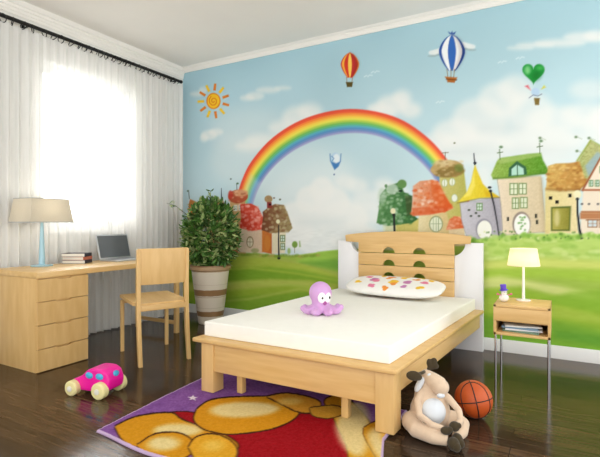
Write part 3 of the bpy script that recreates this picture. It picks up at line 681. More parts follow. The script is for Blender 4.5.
# ------------------------------------------------------------------ chair
CH0 = Vector((0.79, -1.66, 0))
ca = math.atan2(0.43, -0.90) - PI / 2      # local +y is the facing direction
bl, br_ = on_floor(139, 366), on_floor(190, 360); fl, fr = on_floor(121, 350), on_floor(168.5, 345)
cx = (bl[0] + br_[0] + fl[0] + fr[0]) / 4; cy = (bl[1] + br_[1] + fl[1] + fr[1]) / 4
ch = tag(empty('chair', (cx, cy, 0), ca), 'pale wooden chair with a broad panel back, pulled out from the desk', 'chair')
inv = Matrix.Rotation(-ca, 3, 'Z')
def loc2(p): v = inv @ Vector((p[0] - cx, p[1] - cy, 0)); return v
BL, BR, FLl, FRr = loc2(bl), loc2(br_), loc2(fl), loc2(fr)
hw = (abs(BL.x) + abs(BR.x) + abs(FLl.x) + abs(FRr.x)) / 4; yb = (BL.y + BR.y) / 2; yf = (FLl.y + FRr.y) / 2
SZ = 0.455
for sx in (-1, 1):
    # rear leg + back post: splays backwards below the seat, leans slightly back above
    prof = [(yb, 0), (yb + .036, .22), (yb + .054, .42), (yb + .056, .62), (yb + .045, .862)]
    b = MB(); w = .015
    poly = [(y - .012 - .006 * (i in (1, 2, 3)), z) for i, (y, z) in enumerate(prof)] + [(y + .016 + .006 * (i in (1, 2, 3)), z) for i, (y, z) in list(enumerate(prof))[::-1]]
    b.prism(poly, sx * hw - w, sx * hw + w, axis='x', bev=.003); b.build('leg', M['beech'], ch)
    b = MB(); b.prism([(yf - .018, SZ - .03), (yf + .014, SZ - .03), (yf + .006, 0), (yf - .014, 0)], sx * hw - .015, sx * hw + .015, axis='x', bev=.003); b.build('leg', M['beech'], ch)
# seat: gently dished board
sw = hw - .017
def seat_board():
    bm = bmesh.new(); nx, ny = 12, 12; top = []; bot = []
    for j in range(ny + 1):
        rt, rb = [], []
        for i in range(nx + 1):
            u = -1 + 2 * i / nx; v = j / ny
            wv = (hw + .018) - .004 * v if v > .14 else sw
            x = u * wv; y = yb + .062 + (yf + .02 - yb - .062) * v
            dip = .014 * (1 - u * u) * math.sin(PI * min(1, v * 1.05))
            z = SZ + .012 * v - dip
            rt.append(bm.verts.new((x, y, z))); rb.append(bm.verts.new((x, y, z - .026)))
        top.append(rt); bot.append(rb)
    for j in range(ny):
        for i in range(nx):
            bm.faces.new((top[j][i], top[j][i + 1], top[j + 1][i + 1], top[j + 1][i])); bm.faces.new((bot[j][i], bot[j + 1][i], bot[j + 1][i + 1], bot[j][i + 1]))
    for j in range(ny):
        bm.faces.new((top[j][0], top[j + 1][0], bot[j + 1][0], bot[j][0])); bm.faces.new((top[j][nx], bot[j][nx], bot[j + 1][nx], top[j + 1][nx]))
    for i in range(nx):
        bm.faces.new((top[0][i], bot[0][i], bot[0][i + 1], top[0][i + 1])); bm.faces.new((top[ny][i], top[ny][i + 1], bot[ny][i + 1], bot[ny][i]))
    return bm
b = MB(); b.merge(seat_board()); b.build('seat', M['beech_top'], ch)
b = MB(); pts = []
nseg = 12
for i in range(nseg + 1):
    u = -1 + 2 * i / nseg; pts.append((u * (hw + .006), yb + .004 - .022 * (1 - u * u)))
poly = pts + [(x, y + .016) for x, y in pts[::-1]]
b.prism(poly, .595, .868, axis='z', bev=.002); 
def lean(x, y, z): return (x, y - .01 * (z - .6) / .28 + .048, z)
b.build('backrest', M['beech'], ch, fn=lean)
b = MB(); b.box((-hw + .015, yb + .03, .40), (hw - .015, yb + .05, .44), .003); b.build('apron', M['beech_h'], ch)
b = MB(); b.box((-hw + .015, yf - .01, .395), (hw - .015, yf + .008, .435), .003); b.build('apron', M['beech_h'], ch)

# ------------------------------------------------------------------ desk lamp
M['shade_a'] = shade_mat('linen_shade', (232, 226, 212), 0)
M['blue_glass'] = mat('pale_blue_enamel', (164, 204, 220), 0.2, 0.5, noise=0.03)
lx, ly = on_floor(38.5, 266, DZ)
la = tag(empty('table_lamp', (lx + .03, ly + .01, DZ), 0), 'table lamp with a square tapered linen shade and pale blue stem', 'lamp')
b = MB(); b.lathe([(.08, 0), (.082, .004), (.08, .010), (.02, .014)], 36); b.build('base', M['blue_glass'], la)
b = MB(); b.lathe([(.024, .012), (.022, .08), (.018, .19), (.0135, .30), (.011, .37)], 24); b.build('stem', M['blue_glass'], la)
def sq_shade(b, w0, w1, z0, z1, th=.003, d0=None, d1=None):
    d0 = d0 or w0; d1 = d1 or w1
    o = [[(-w0, -d0, z0), (w0, -d0, z0), (w0, d0, z0), (-w0, d0, z0)], [(-w1, -d1, z1), (w1, -d1, z1), (w1, d1, z1), (-w1, d1, z1)]]
    bm = b.bm; V = []
    for ring in o: V.append([bm.verts.new(p) for p in ring])
    for ring in o: V.append([bm.verts.new((p[0] * (1 - th / w1), p[1] * (1 - th / w1), p[2])) for p in ring])
    for k in range(4):
        j = (k + 1) % 4
        bm.faces.new((V[0][k], V[0][j], V[1][j], V[1][k])); bm.faces.new((V[2][k], V[3][k], V[3][j], V[2][j]))
        bm.faces.new((V[0][k], V[2][k], V[2][j], V[0][j])); bm.faces.new((V[1][k], V[1][j], V[3][j], V[3][k]))
b = MB(); sq_shade(b, .185, .158, .357, .545, d0=.14, d1=.117); sh = b.build('lamp_shade', M['shade_a'], la, smooth=False); sh.rotation_euler.z = PI / 2 + .04
b = MB(); 
for (z, w, d) in ((.357, .186, .141), (.545, .159, .118)):
    for s1 in (-1, 1):
        b.box((-w, s1 * d - .003, z - .003), (w, s1 * d + .003, z + .003)); b.box((s1 * w - .003, -d, z - .003), (s1 * w + .003, d, z + .003))
tr_ = b.build('trim_edge', mat('grey_piping', (176, 180, 182), .6), sh)
b = MB(); b.ball((0, 0, .405), (.024, .024, .032)); b.build('bulb', mat('frosted_bulb', (240, 238, 230), .4), la)

# laptop
M['alu'] = mat('brushed_aluminium', (206, 208, 212), .3, .5, noise=.02, metal=.6)
scx, scy = on_floor(115, 262, DZ)
lp = tag(empty('laptop', (0.262, -1.175, DZ), math.radians(92)), 'open silver laptop on the desk facing the room', 'laptop')
b = MB(); b.box((-.185, -.235, .0), (.185, -.005, .014), .004); b.build('base', M['alu'], lp)
b = MB()
for r_ in range(5):
    for c_ in range(13): b.box((-.135 + c_ * .021, -.11 + r_ * .019, .0135), (-.117 + c_ * .021, -.095 + r_ * .019, .0155))
b.build('keyboard', mat('grey_keys', (150, 152, 156), .5), lp)
LT = Matrix.Translation((0, -.004, .012)) @ Matrix.Rotation(math.radians(-14), 4, 'X')
b = MB(); b.box((-.185, -.004, 0), (.185, .004, .235), .003, mtx=LT); lid = b.build('lid', M['alu'], lp)
b = MB(); b.box((-.172, -.0052, .014), (.172, -.0042, .222), mtx=LT); b.build('screen', mat('dark_glossy_screen', (96, 100, 104), .08, .6), lid)

# books
def book(name, loc, w, d, t, rz, cover, label, group, cat='book', thin=False, pages=(236, 232, 222)):
    o = tag(empty(name, loc, rz), label, cat, group)
    cm = mat(name + '_cover', cover, .45, .4, noise=.03)
    b = MB(); c = .0025 if not thin else .0012
    b.box((-w / 2, -d / 2, 0), (w / 2, d / 2, c), .0005); b.box((-w / 2, -d / 2, t - c), (w / 2, d / 2, t), .0005); b.box((-w / 2, -d / 2, 0), (-w / 2 + c, d / 2, t), .0005)
    b.build('cover', cm, o)
    b = MB(); b.box((-w / 2 + c, -d / 2 + .003, c), (w / 2 - .004, d / 2 - .003, t - c)); b.build('pages', mat('paper', pages, .8, .1, noise=.04, stretch=(1, 1, 60)), o)
    return o
bx, by = on_floor(74.5, 263.5, DZ); bx += FW[0] * .05; by += FW[1] * .05; br0 = YAW + PI
book('book', (bx, by, DZ), .195, .15, .030, br0 + .05, (54, 52, 64), 'dark-spined book at the bottom of the desk pile', 'books piled on the desk')
book('book', (bx - .004, by + .004, DZ + .0302), .19, .145, .028, br0 - .08, (206, 120, 96), 'reddish book in the middle of the desk pile', 'books piled on the desk')
book('book', (bx - .002, by - .004, DZ + .0584), .20, .14, .030, br0 + .02, (44, 46, 60), 'dark-spined book topping the pile on the desk', 'books piled on the desk')

# ------------------------------------------------------------------ potted plant
PX, PY = 0.728, -0.352
pl = tag(empty('potted_plant', (PX, PY, 0)), 'bushy leafy green plant in a banded white and brown pot', 'plant')
PH = .62; r0, r1 = .124, .203
def pr(z): return r0 + (r1 - r0) * (z / PH) ** .9
bands = [(0, .1), (.1, .115), (.115, .155), (.155, .17), (.17, .33), (.33, .395), (.395, .41), (.41, .57), (.57, PH)]
potm = bpy.data.materials.new('striped_glazed_pot'); potm.use_nodes = True
nt = potm.node_tree; bs = nt.nodes['Principled BSDF']; bs.inputs['Roughness'].default_value = .4
tc = nt.nodes.new('ShaderNodeTexCoord'); sx_ = nt.nodes.new('ShaderNodeSeparateXYZ'); nt.links.new(tc.outputs['Object'], sx_.inputs[0])
nzz = nt.nodes.new('ShaderNodeTexNoise'); nzz.inputs['Scale'].default_value = 25; nt.links.new(tc.outputs['Object'], nzz.inputs['Vector'])
mr = nt.nodes.new('ShaderNodeMath'); mr.operation = 'MULTIPLY_ADD'; mr.inputs[1].default_value = .008; nt.links.new(nzz.outputs['Fac'], mr.inputs[0]); nt.links.new(sx_.outputs['Z'], mr.inputs[2])
dv = nt.nodes.new('ShaderNodeMath'); dv.operation = 'DIVIDE'; dv.inputs[1].default_value = PH; nt.links.new(mr.outputs[0], dv.inputs[0])
rp = nt.nodes.new('ShaderNodeValToRGB'); rp.color_ramp.interpolation = 'CONSTANT'
PW, PB = (218, 208, 190), (150, 116, 78)
stops = [(0, PW), (.15, PB), (.235, PW), (.29, (196, 184, 162)), (.30, PW), (.47, (190, 176, 150)), (.485, PW), (.50, PB), (.60, PW), (.68, (200, 188, 166)), (.69, PW), (.90, (170, 140, 104)), (.985, (140, 104, 70))]
while len(rp.color_ramp.elements) < len(stops): rp.color_ramp.elements.new(.5)
for e, (p_, c_) in zip(rp.color_ramp.elements, stops): e.position = p_
for e, (p_, c_) in zip(rp.color_ramp.elements, stops): e.color = (*lin(c_), 1)
nt.links.new(dv.outputs[0], rp.inputs[0]); nt.links.new(rp.outputs[0], bs.inputs['Base Color'])
b = MB(); prof = [(r0 - .01, 0), (r0, .006)] + [(pr(z), z) for z in [PH * i / 16 for i in range(1, 16)]] + [(r1 + .002, PH - .05), (r1 + .012, PH - .045), (r1 + .012, PH), (r1 - .012, PH), (r1 - .014, PH - .06), (.02, PH - .062)]
b.lathe(prof, 44, capt=True); b.build('pot', potm, pl)
b = MB(); b.lathe([(.186, PH - .061), (.178, PH - .035), (.1, PH - .025), (.02, PH - .022)], 24); b.build('soil', mat('potting_soil', (60, 44, 32), .95, .1, noise=.4, nscale=60, bump=.6, bscale=90), pl)
rr = random.Random(4)
leafm = mat('variegated_green_leaf', (98, 144, 60), .42, .45, nscale=26, col2=(38, 74, 34))
leafm2 = mat('pale_leaf_edge', (204, 216, 150), .42, .4, nscale=30, col2=(96, 128, 62))
stem_b, leaf1, leaf2 = MB(), MB(), MB()
def leaf(bmx, p, d, L, W):
    d = d.normalized(); s1 = d.cross(Vector((0, 0, 1)))
    if s1.length < .1: s1 = Vector((1, 0, 0))
    s1.normalize(); s1 = (s1 + Vector((rr.uniform(-.5, .5), rr.uniform(-.5, .5), rr.uniform(-.5, .5)))).normalized(); up = d.cross(s1)
    bm = bmx.bm
    v = [bm.verts.new(p), bm.verts.new(p + d * L * .4 + s1 * W * .5 + up * L * .05), bm.verts.new(p + d * L * .8 + s1 * W * .32 + up * 0), bm.verts.new(p + d * L - up * L * .1), bm.verts.new(p + d * L * .8 - s1 * W * .32), bm.verts.new(p + d * L * .4 - s1 * W * .5 + up * L * .05), bm.verts.new(p + d * L * .45 - up * L * .06)]
    for a, c, e in ((0, 1, 6), (1, 2, 6), (2, 3, 6), (3, 4, 6), (4, 5, 6), (5, 0, 6)): bm.faces.new((v[a], v[c], v[e]))
PC = Vector((0.0, 0.0, .92))
def pt_in():
    while True:
        q = Vector((rr.uniform(-1, 1), rr.uniform(-1, 1), rr.uniform(-1, 1)))
        if q.length < 1: break
    q = q.normalized() * (q.length ** .6)
    z = q.z; w = .285 - .06 * max(0, z) ** 2 - .06 * max(0, -z)
    return Vector((q.x * w * 1.06, q.y * w * .9, PC.z + q.z * .385))
tips = []
for k in range(30):
    t = pt_in(); a = rr.random() * 6.28; s0 = Vector((.07 * math.cos(a), .07 * math.sin(a), PH - .04))
    mid = s0.lerp(t, .5) + Vector((0, 0, .06)); stem_b.tube([s0, s0.lerp(mid, .5) + Vector((0, 0, .015)), mid, t], [.006, .005, .004, .002], 6); tips.append((mid, t))
for s_ in ((Vector((-.30, -.2, 1.24)), Vector((-.385, -.25, 1.27))), (Vector((.02, -.03, 1.3)), Vector((.03, -.03, 1.4)))):
    a0 = Vector((-.1, -.08, 1.05)) if s_[0].x < -.1 else Vector((0, 0, 1.1))
    stem_b.tube([Vector((0, 0, PH)), a0, s_[0], s_[1]], [.006, .005, .003, .002], 6)
    for i in range(12):
        p = a0.lerp(s_[0], .5 + .5 * rr.random()) if i < 5 else s_[0].lerp(s_[1], rr.random()); leaf(rr.choice((leaf1, leaf2)), p, Vector((rr.uniform(-1, 1), rr.uniform(-1, 1), rr.uniform(-.4, .8))), .055, .03)
for i in range(1700):
    p = pt_in(); d = (p - PC).normalized() + Vector((rr.uniform(-1.5, 1.5), rr.uniform(-1.5, 1.5), rr.uniform(-1.2, 1.2)))
    leaf(leaf1 if rr.random() < .72 else leaf2, p, d, rr.uniform(.06, .105), rr.uniform(.034, .055))
stem_b.build('stem', mat('plant_stem', (78, 84, 48), .7), pl); 
leaf1.build('foliage', leafm, pl, smooth=False); tag(leaf2.build('foliage', leafm2, pl, smooth=False), 'paler cream-green leaves')

# ================================================================== BED
def shear(x, y, z): return (x + (.066 + (.014 if x > 2.6 else 0)) * (y + 1.93), y, z)
bed = tag(empty('bed', (2.68, -1.02, 0)), 'single bed with pale wood frame and white headboard panels against the mural', 'bed')
BK = dict(parent=bed, world=True, fn=shear)
b = MB(); b.box((1.955, -1.962, .320), (3.266, -.107, .346), .008, 3); b.build('ledge', M['beech_h'], **BK)
b = MB(); b.box((2.01, -1.925, .145), (3.235, -1.895, .3195), .003); b.build('apron', M['beech_h'], **BK)
for xx in (2.012, 3.215): b = MB(); b.box((xx, -1.89, .205), (xx + .025, -.135, .3195), .003); b.build('side_rail', M['beech_top'], **BK)
for (xx, w) in ((2.005, .095), (3.145, .098)): b = MB(); b.box((xx, -1.935, .0145), (xx + w, -1.84, .3195), .004); b.build('leg', M['beech'], **BK)
for (xx, yy) in ((2.235, -1.835), (2.942, -1.845)): b = MB(); b.box((xx - .02, yy - .02, .0145), (xx + .02, yy + .02, .3195), .003); b.build('support_post', M['beech'], **BK)
# headboard, outlines in metres on its own plane
HB0, HB1 = -.125, -.095
def HBP(px, py): return on_wall(px, py, HB1 - .02)
zt = .893
def side_panel(xo, xi, sgn):
    r = .115; cxn = xi; poly = [(xo, 0), (xo, zt), ]
    # concave quarter notch at the upper inner corner
    arc = [(xi - sgn * r * math.cos(t), zt - r * math.sin(t)) for t in [PI / 2 * i / 8 for i in range(9)]]
    poly += arc + [(xi, 0)]
    return poly
b = MB(); b.prism(side_panel(2.098, 2.345, 1), -.105, -.04, axis='y', bev=.004); tag(b.build('headboard_panel', M['white_panel'], bed, world=True), 'white lacquered side panel of the headboard')
b = MB(); b.prism(side_panel(3.402, 3.150, -1), -.105, -.04, axis='y', bev=.004); tag(b.build('headboard_panel', M['white_panel'], bed, world=True), 'white lacquered side panel of the headboard')
xl, xr_ = HBP(359, 260)[0], HBP(454.5, 262)[0]
colx = [HBP(389.2, 253)[0], HBP(419.6, 254)[0]]
zr = [HBP(404, 253.3)[1], HBP(404, 266)[1], HBP(404, 278.6)[1], .40]
hwid = .055
def notched_bottom(z, x0, x1, holes):
    pts = [(x0, z)]
    for c_ in holes: pts += [(c_ - hwid * math.cos(t), z + .052 * math.sin(t)) for t in [PI * i / 12 for i in range(13)]]
    return pts + [(x1, z)]
xm = (xl + xr_) / 2
top = [(xr_, zr[0] + .0), (xr_, zt - .012), (xr_ + .128, zt - .006), (xr_ + .135, zt + .052)]
topc = [(xm + (xr_ + .135 - xm) * math.cos(t) , zt + .052 + .04 * math.sin(t) ** 1.6) for t in [PI * i / 20 for i in range(1, 20)]]
left = [(2 * xm - x, z) for x, z in top[::-1]]
poly = notched_bottom(zr[0], xl, xr_, colx)[:-1] + top + topc + left[:-1]
b = MB(); b.prism(poly, HB0 - .005, HB1 - .012, axis='y', bev=.003); b.build('headboard', M['beech_h'], bed, world=True)
for i in (1, 2):
    poly = notched_bottom(zr[i], xl, xr_, colx) + [(xr_, zr[i - 1] - .004), (xl, zr[i - 1] - .004)]
    b = MB(); b.prism(poly, HB0 - .005, HB1 - .012, axis='y', bev=.002); b.build('headboard_slat', M['beech_h'], bed, world=True)
b = MB(); b.box((xl, HB0 - .005, .40), (xr_, HB1 - .012, zr[2] - .004), .002); b.build('headboard_slat', M['beech_h'], bed, world=True)
b = MB(); b.box((2.2, -.118 + .02, .25), (3.3, -.06, .40), .003); b.build('headboard_rail', M['white_panel'], bed, world=True)

# mattress
b = MB(); b.box((1.988, -1.893, .3465), (3.205, -.132, .438), .009, 3)
mt = tag(b.build('mattress', M['mattress'], None, fn=shear), 'bare white mattress lying on the wooden bed frame', 'mattress')

# pillow with painted blots
M['pillow'] = attr_mat('printed_pillow_cotton', .8, .25, 60, spec=.15)
PU = Paint(-1, 1, -1, 1, .012, (240, 239, 235))
def blot(cx, cy, col, sc=1):
    r = random.Random(cx * 77 + cy)
    for i in range(7): PU.ell(cx + r.uniform(-.05, .05) * sc, cy + r.uniform(-.13, .13) * sc, .055 * sc, .10 * sc, col, .012, .9)
YEL, PNK, PRP, ORG = (240, 196, 60), (226, 130, 160), (196, 130, 180), (236, 150, 66)
for (x, y, c, s_) in ((-.72, -.25, YEL, .8), (-.42, .05, PRP, 1), (-.36, -.1, PNK, .9), (-.1, .35, ORG, 1), (-.3, .6, YEL, .9), (.02, -.1, YEL, 1.1), (.06, -.35, ORG, .8), (.3, -.05, PRP, 1), (.28, -.55, PRP, .8), (.18, .5, YEL, 1), (.42, .42, ORG, .8), (.62, .1, PNK, .9), (.72, .5, YEL, .8), (-.6, .4, PNK, .8), (.62, -.5, YEL, .8), (-.38, -.62, PNK, .8), (-.05, -.75, ORG, .8), (-.2, .82, PNK, .8), (.5, .8, YEL, .8)):
    blot(x, y, c, s_)
n = PU.nx; U, V = PU.X, PU.Z
hgt = (np.clip(1 - np.abs(U) ** 2.6, 0, 1) * np.clip(1 - np.abs(V) ** 2.6, 0, 1)) ** .42
lx2 = 0.42 * U * (1 - .17 * V ** 4); ly2 = .18 * V * (1 - .22 * U ** 4)
up = np.stack([lx2.ravel(), ly2.ravel(), (.055 + .052 * hgt + .004 * PU.noise(.3, 5) - .004).ravel()], 1)
dnm = np.stack([lx2.ravel(), ly2.ravel(), (.055 - .05 * hgt).ravel()], 1)
me = bpy.data.meshes.new('pillow')
i = np.arange(n - 1)[None, :] + np.arange(n - 1)[:, None] * n
q = np.stack([i, i + 1, i + n + 1, i + n], -1).reshape(-1, 4); q2 = q[:, ::-1] + n * n
Vv = np.vstack([up, dnm]); Q = np.vstack([q, q2]).astype(np.int32)
me.vertices.add(len(Vv)); me.vertices.foreach_set('co', Vv.astype(np.float32).ravel()); me.loops.add(Q.size); me.loops.foreach_set('vertex_index', Q.ravel())
me.polygons.add(len(Q)); me.polygons.foreach_set('loop_start', np.arange(0, Q.size, 4, dtype=np.int32)); me.update(calc_edges=True); me.validate()
a_ = me.color_attributes.new('paint', 'FLOAT_COLOR', 'POINT'); c_ = np.clip(PU.A, 0, 255) / 255
l_ = np.where(c_ <= .04045, c_ / 12.92, ((c_ + .055) / 1.055) ** 2.4).reshape(-1, 3); buf = np.ones((2 * len(l_), 4), np.float32); buf[:len(l_), :3] = l_; buf[len(l_):, :3] = l_
a_.data.foreach_set('color', buf.ravel()); me.shade_smooth(); me.materials.append(M['pillow'])
pw = bpy.data.objects.new('pillow', me); C.objects.link(pw)
ppx = on_floor(392, 294, .432)
pw.location = (2.735, -.35, .437); pw.rotation_euler = (math.radians(14), 0, math.radians(-4)); pw.location.z += .036
tag(pw, 'white pillow printed with yellow and pink blots, against the headboard', 'pillow')

# ------------------------------------------------------------------ octopus toy
om = mat('lilac_soft_vinyl', (208, 162, 214), .5, .35, noise=.04, sss=.1)
ox, oy = on_floor(321, 316, .432)
oc = tag(empty('toy_octopus', (ox - .022, oy + .045, .438), YAW), 'lilac toy octopus with big white eyes sitting on the mattress', 'toy')
b = MB(); b.ball((-.005, 0, .155), (.085, .082, .085), 32, 24); b.ball((-.004, 0, .10), (.068, .066, .08), 24, 18); b.ball((.0, 0, .045), (.075, .07, .045), 24, 18)
tent = [((-.04, -.02), (-.10, -.035), (-.135, -.01), .026, .030), ((-.015, -.04), (-.03, -.085), (-.055, -.11), .027, .012), ((.03, -.04), (.045, -.095), (.06, -.115), .027, .014), ((.05, -.015), (.10, -.04), (.145, -.03), .026, .05), ((.05, .03), (.10, .06), (.13, .08), .025, .03), ((.0, .05), (.02, .1), (.0, .13), .025, .02), ((-.05, .03), (-.09, .07), (-.12, .08), .025, .02)]
for (p0, p1, p2, r_, h_) in tent:
    b.tube([(p0[0], p0[1], .042), ((p0[0] + p1[0]) / 2, (p0[1] + p1[1]) / 2, .030), (p1[0], p1[1], .026), ((p1[0] + p2[0]) / 2, (p1[1] + p2[1]) / 2, .028), (p2[0], p2[1], .022 + h_ * .6)], [.034, .03, r_, r_ * .92, r_ * .8], 12); b.ball((p2[0], p2[1], .024 + h_ * .6), r_ * .86, 14, 10)
oc.scale = (.92, .92, .92)
bod = b.build('body', om, oc, smooth=True); remesh(bod, .006, 4)
wm = mat('white_eye', (245, 245, 246), .3, .5); bkm = mat('black_pupil', (24, 20, 30), .25, .5)
fd = Vector((.42, -.907, 0)).normalized(); sd = Vector((.907, .42, 0))
for s_ in (-1, 1):
    d = (fd + sd * s_ * .36).normalized(); c0 = Vector((-.005, 0, .132)) + d * .072
    q = d.to_track_quat('Z', 'Y').to_matrix().to_4x4()
    b = MB(); b.ball(c0, (.030, .042, .018), 20, 14, mtx=q); ey = b.build('eye', wm, oc, smooth=True)
    b = MB(); b.ball(c0 + d * .0165 + sd * .003 - Vector((0, 0, .002)), (.009, .011, .004), 12, 8, mtx=q); b.build('pupil', bkm, ey, smooth=True)
b = MB(); q = fd.to_track_quat('Z', 'Y').to_matrix().to_4x4(); c0 = Vector((-.004, 0, .088)) + fd * .070
b.torus(c0, .009, .006, mtx=q); b.build('mouth', mat('dark_lilac', (176, 84, 160), .5), oc, smooth=True)

# ================================================================== NIGHTSTAND
NX0, NX1, NY0, NY1, NZ0, NZ1 = 3.585, 3.905, -.985, -.64, .355, .545
ns = tag(empty('nightstand', ((NX0 + NX1) / 2, (NY0 + NY1) / 2, 0)), 'small wooden nightstand with an open shelf on thin chrome legs', 'nightstand')
b = MB(); b.box((NX0, NY0, NZ1 - .016), (NX1, NY1, NZ1), .002); b.box((NX0, NY0, NZ0), (NX1, NY1, NZ0 + .016), .002)
b.box((NX0, NY0, NZ0), (NX0 + .016, NY1, NZ1), .002); b.box((NX1 - .016, NY0, NZ0), (NX1, NY1, NZ1), .002); b.box((NX0, NY1 - .01, NZ0), (NX1, NY1, NZ1), .002); b.box((NX0 + .01, NY0 + .02, .438), (NX1 - .01, NY1, .446))
b.build('body', M['beech_h'], ns, world=True)
b = MB(); b.box((NX0 + .002, NY0 - .003, .446), (NX1 - .002, NY0 + .014, NZ1 - .0175), .002); b.build('drawer', M['beech_h'], ns, world=True)
for (x, y) in ((NX0 + .012, NY0 + .012), (NX1 - .012, NY0 + .012), (NX0 + .012, NY1 - .012), (NX1 - .012, NY1 - .012)):
    b = MB(); b.tube([(x, y, 0), (x, y, NZ0)], .0065, 12); b.build('leg', M['chrome'], ns, world=True)
# magazines in the shelf
z = NZ0 + .016; mc = (NX0 + NX1) / 2
mags = [((110, 140, 120), 'grey-green magazine at the bottom of the nightstand stack', .012), ((222, 226, 230), 'white magazine second from the bottom of the nightstand stack', .010), ((120, 150, 176), 'blue magazine third up in the nightstand stack', .011), ((226, 228, 224), 'pale magazine on top of the nightstand stack', .009)]
for k, (c_, lb, t_) in enumerate(mags):
    book('magazine', (mc + .005 * (k % 2) - .008 * (k > 1), NY0 + .115, z), .15, .21, t_, PI / 2 + (-.12, .08, -.05, .18)[k], c_, lb, 'magazines in the nightstand', 'magazine', thin=True); z += t_ + .0004
# bedside lamp
lx, ly = on_floor(525, 300, NZ1)
M['shade_b'] = shade_mat('warm_cream_shade', (244, 236, 212), 0)
bl_ = tag(empty('table_lamp', (3.742, -.74, NZ1)), 'lit bedside lamp with a cream drum shade on the nightstand', 'lamp')
wh = mat('white_ceramic', (232, 230, 222), .25, .5)
b = MB(); b.lathe([(.044, 0), (.046, .004), (.044, .008), (.014, .012)], 32); b.build('base', wh, bl_)
b = MB(); b.lathe([(.010, .01), (.0085, .08), (.0075, .24)], 18); b.build('stem', wh, bl_)
b = MB(); b.lathe([(.100, .232), (.082, .346), (.080, .346), (.098, .232)], 40, capb=False, capt=False); 
b.bm.verts.ensure_lookup_table(); b.build('lamp_shade', M['shade_b'], bl_, smooth=True)
b = MB(); b.ball((0, 0, .262), (.018, .018, .026)); b.build('bulb', mat('lit_bulb', (255, 240, 210), .4), bl_)
# little snowman
sx0, sy0 = on_floor(504.5, 299, NZ1)
sn = tag(empty('snowman_figurine', (3.635, -.86, NZ1), YAW), 'tiny white snowman figurine in a purple hat on the nightstand', 'figurine')
b = MB(); b.ball((0, 0, .027), (.03, .028, .027)); b.ball((0, 0, .062), (.019, .018, .018)); b.build('body', wh, sn, smooth=True)
b = MB(); b.lathe([(.026, 0), (.026, .004), (.0165, .005), (.019, .038), (.0, .038)], 24, capt=False, mtx=Matrix.Translation((-.002, 0, .076)) @ Matrix.Rotation(-.12, 4, 'Y')); b.build('hat', mat('purple_felt', (96, 70, 190), .7), sn)
for s_ in (-1, 1):
    b = MB(); b.tube([(s_ * .02, -.005, .045), (s_ * .04, -.006, .05)], .003, 8); b.ball((s_ * .044, -.006, .052), .007, 12, 8); b.build('arm', mat('pink_mitten', (214, 96, 130), .6), sn, smooth=True)
b = MB(); b.ball((-.006, -.0175, .066), .0028, 8, 6); b.ball((.006, -.0175, .066), .0028, 8, 6); b.build('eyes', bkm, sn, smooth=True)

# ================================================================== BASKETBALL
bmm = bpy.data.materials.new('orange_pebbled_rubber'); bmm.use_nodes = True; nt = bmm.node_tree; bs = nt.nodes['Principled BSDF']; bs.inputs['Roughness'].default_value = .5
tc = nt.nodes.new('ShaderNodeTexCoord'); vo = nt.nodes.new('ShaderNodeTexVoronoi'); vo.inputs['Scale'].default_value = 160; nt.links.new(tc.outputs['Object'], vo.inputs['Vector'])
bp = nt.nodes.new('ShaderNodeBump'); bp.inputs['Strength'].default_value = .3; bp.inputs['Distance'].default_value = .003; nt.links.new(vo.outputs['Distance'], bp.inputs['Height']); nt.links.new(bp.outputs[0], bs.inputs['Normal'])
nz = nt.nodes.new('ShaderNodeTexNoise'); nz.inputs['Scale'].default_value = 12; nt.links.new(tc.outputs['Object'], nz.inputs['Vector']); rp = nt.nodes.new('ShaderNodeValToRGB'); rp.color_ramp.elements[0].color = (*lin((178, 70, 20)), 1); rp.color_ramp.elements[1].color = (*lin((200, 90, 30)), 1); nt.links.new(nz.outputs['Fac'], rp.inputs[0]); nt.links.new(rp.outputs[0], bs.inputs['Base Color'])
RB = .099; bx, by = on_floor(474, 416)
ba = tag(empty('basketball', (bx, by - .018, RB), YAW), 'orange basketball with black seams on the dark floor', 'ball')
b = MB(); b.ball((0, 0, 0), RB, 48, 32); b.build('shell', bmm, ba, smooth=True)
sm = mat('black_seam_rubber', (26, 20, 18), .6)
b = MB()
def seam(f, n=64, closed=True):
    pts = [Vector(f(2 * PI * i / n)).normalized() * RB * .9995 for i in range(n + 1)]
    b.tube(pts, .003, 6, cap=False)
seam(lambda t: (math.cos(t), math.sin(t), 0)); seam(lambda t: (math.cos(t), 0, math.sin(t)))
for s_ in (-1, 1): seam(lambda t: (.42 * s_ + s_ * .28 * math.cos(2 * t) * .9 + s_ * .1, .78 * math.cos(t), .72 * math.sin(t)))
so = b.build('seams', sm, ba, smooth=True); so.rotation_euler = (math.radians(-12), math.radians(10), math.radians(78)); 

# ================================================================== MOOSE PLUSH
mx_, my_ = on_floor(431, 431)
mo = tag(empty('plush_moose', (mx_ + .002, my_ + .018, 0), YAW), 'cream plush moose with dark antlers and hooves sitting beside the bed leg', 'soft toy')
pm = mat('cream_plush', (214, 190, 164), .85, .15, noise=.04, nscale=40, sheen=.3)
dk = mat('dark_olive_plush', (66, 56, 38), .85, .15, noise=.12, nscale=40, sheen=.2)
wp = mat('white_plush', (216, 222, 228), .85, .15, noise=.02, sheen=.2)
b = MB()
b.ball((-.012, .0, .100), (.100, .09, .098), 32, 22); b.ball((-.016, .012, .155), (.074, .066, .085), 28, 20); b.ball((-.026, .016, .225), (.040, .040, .06), 24, 16)
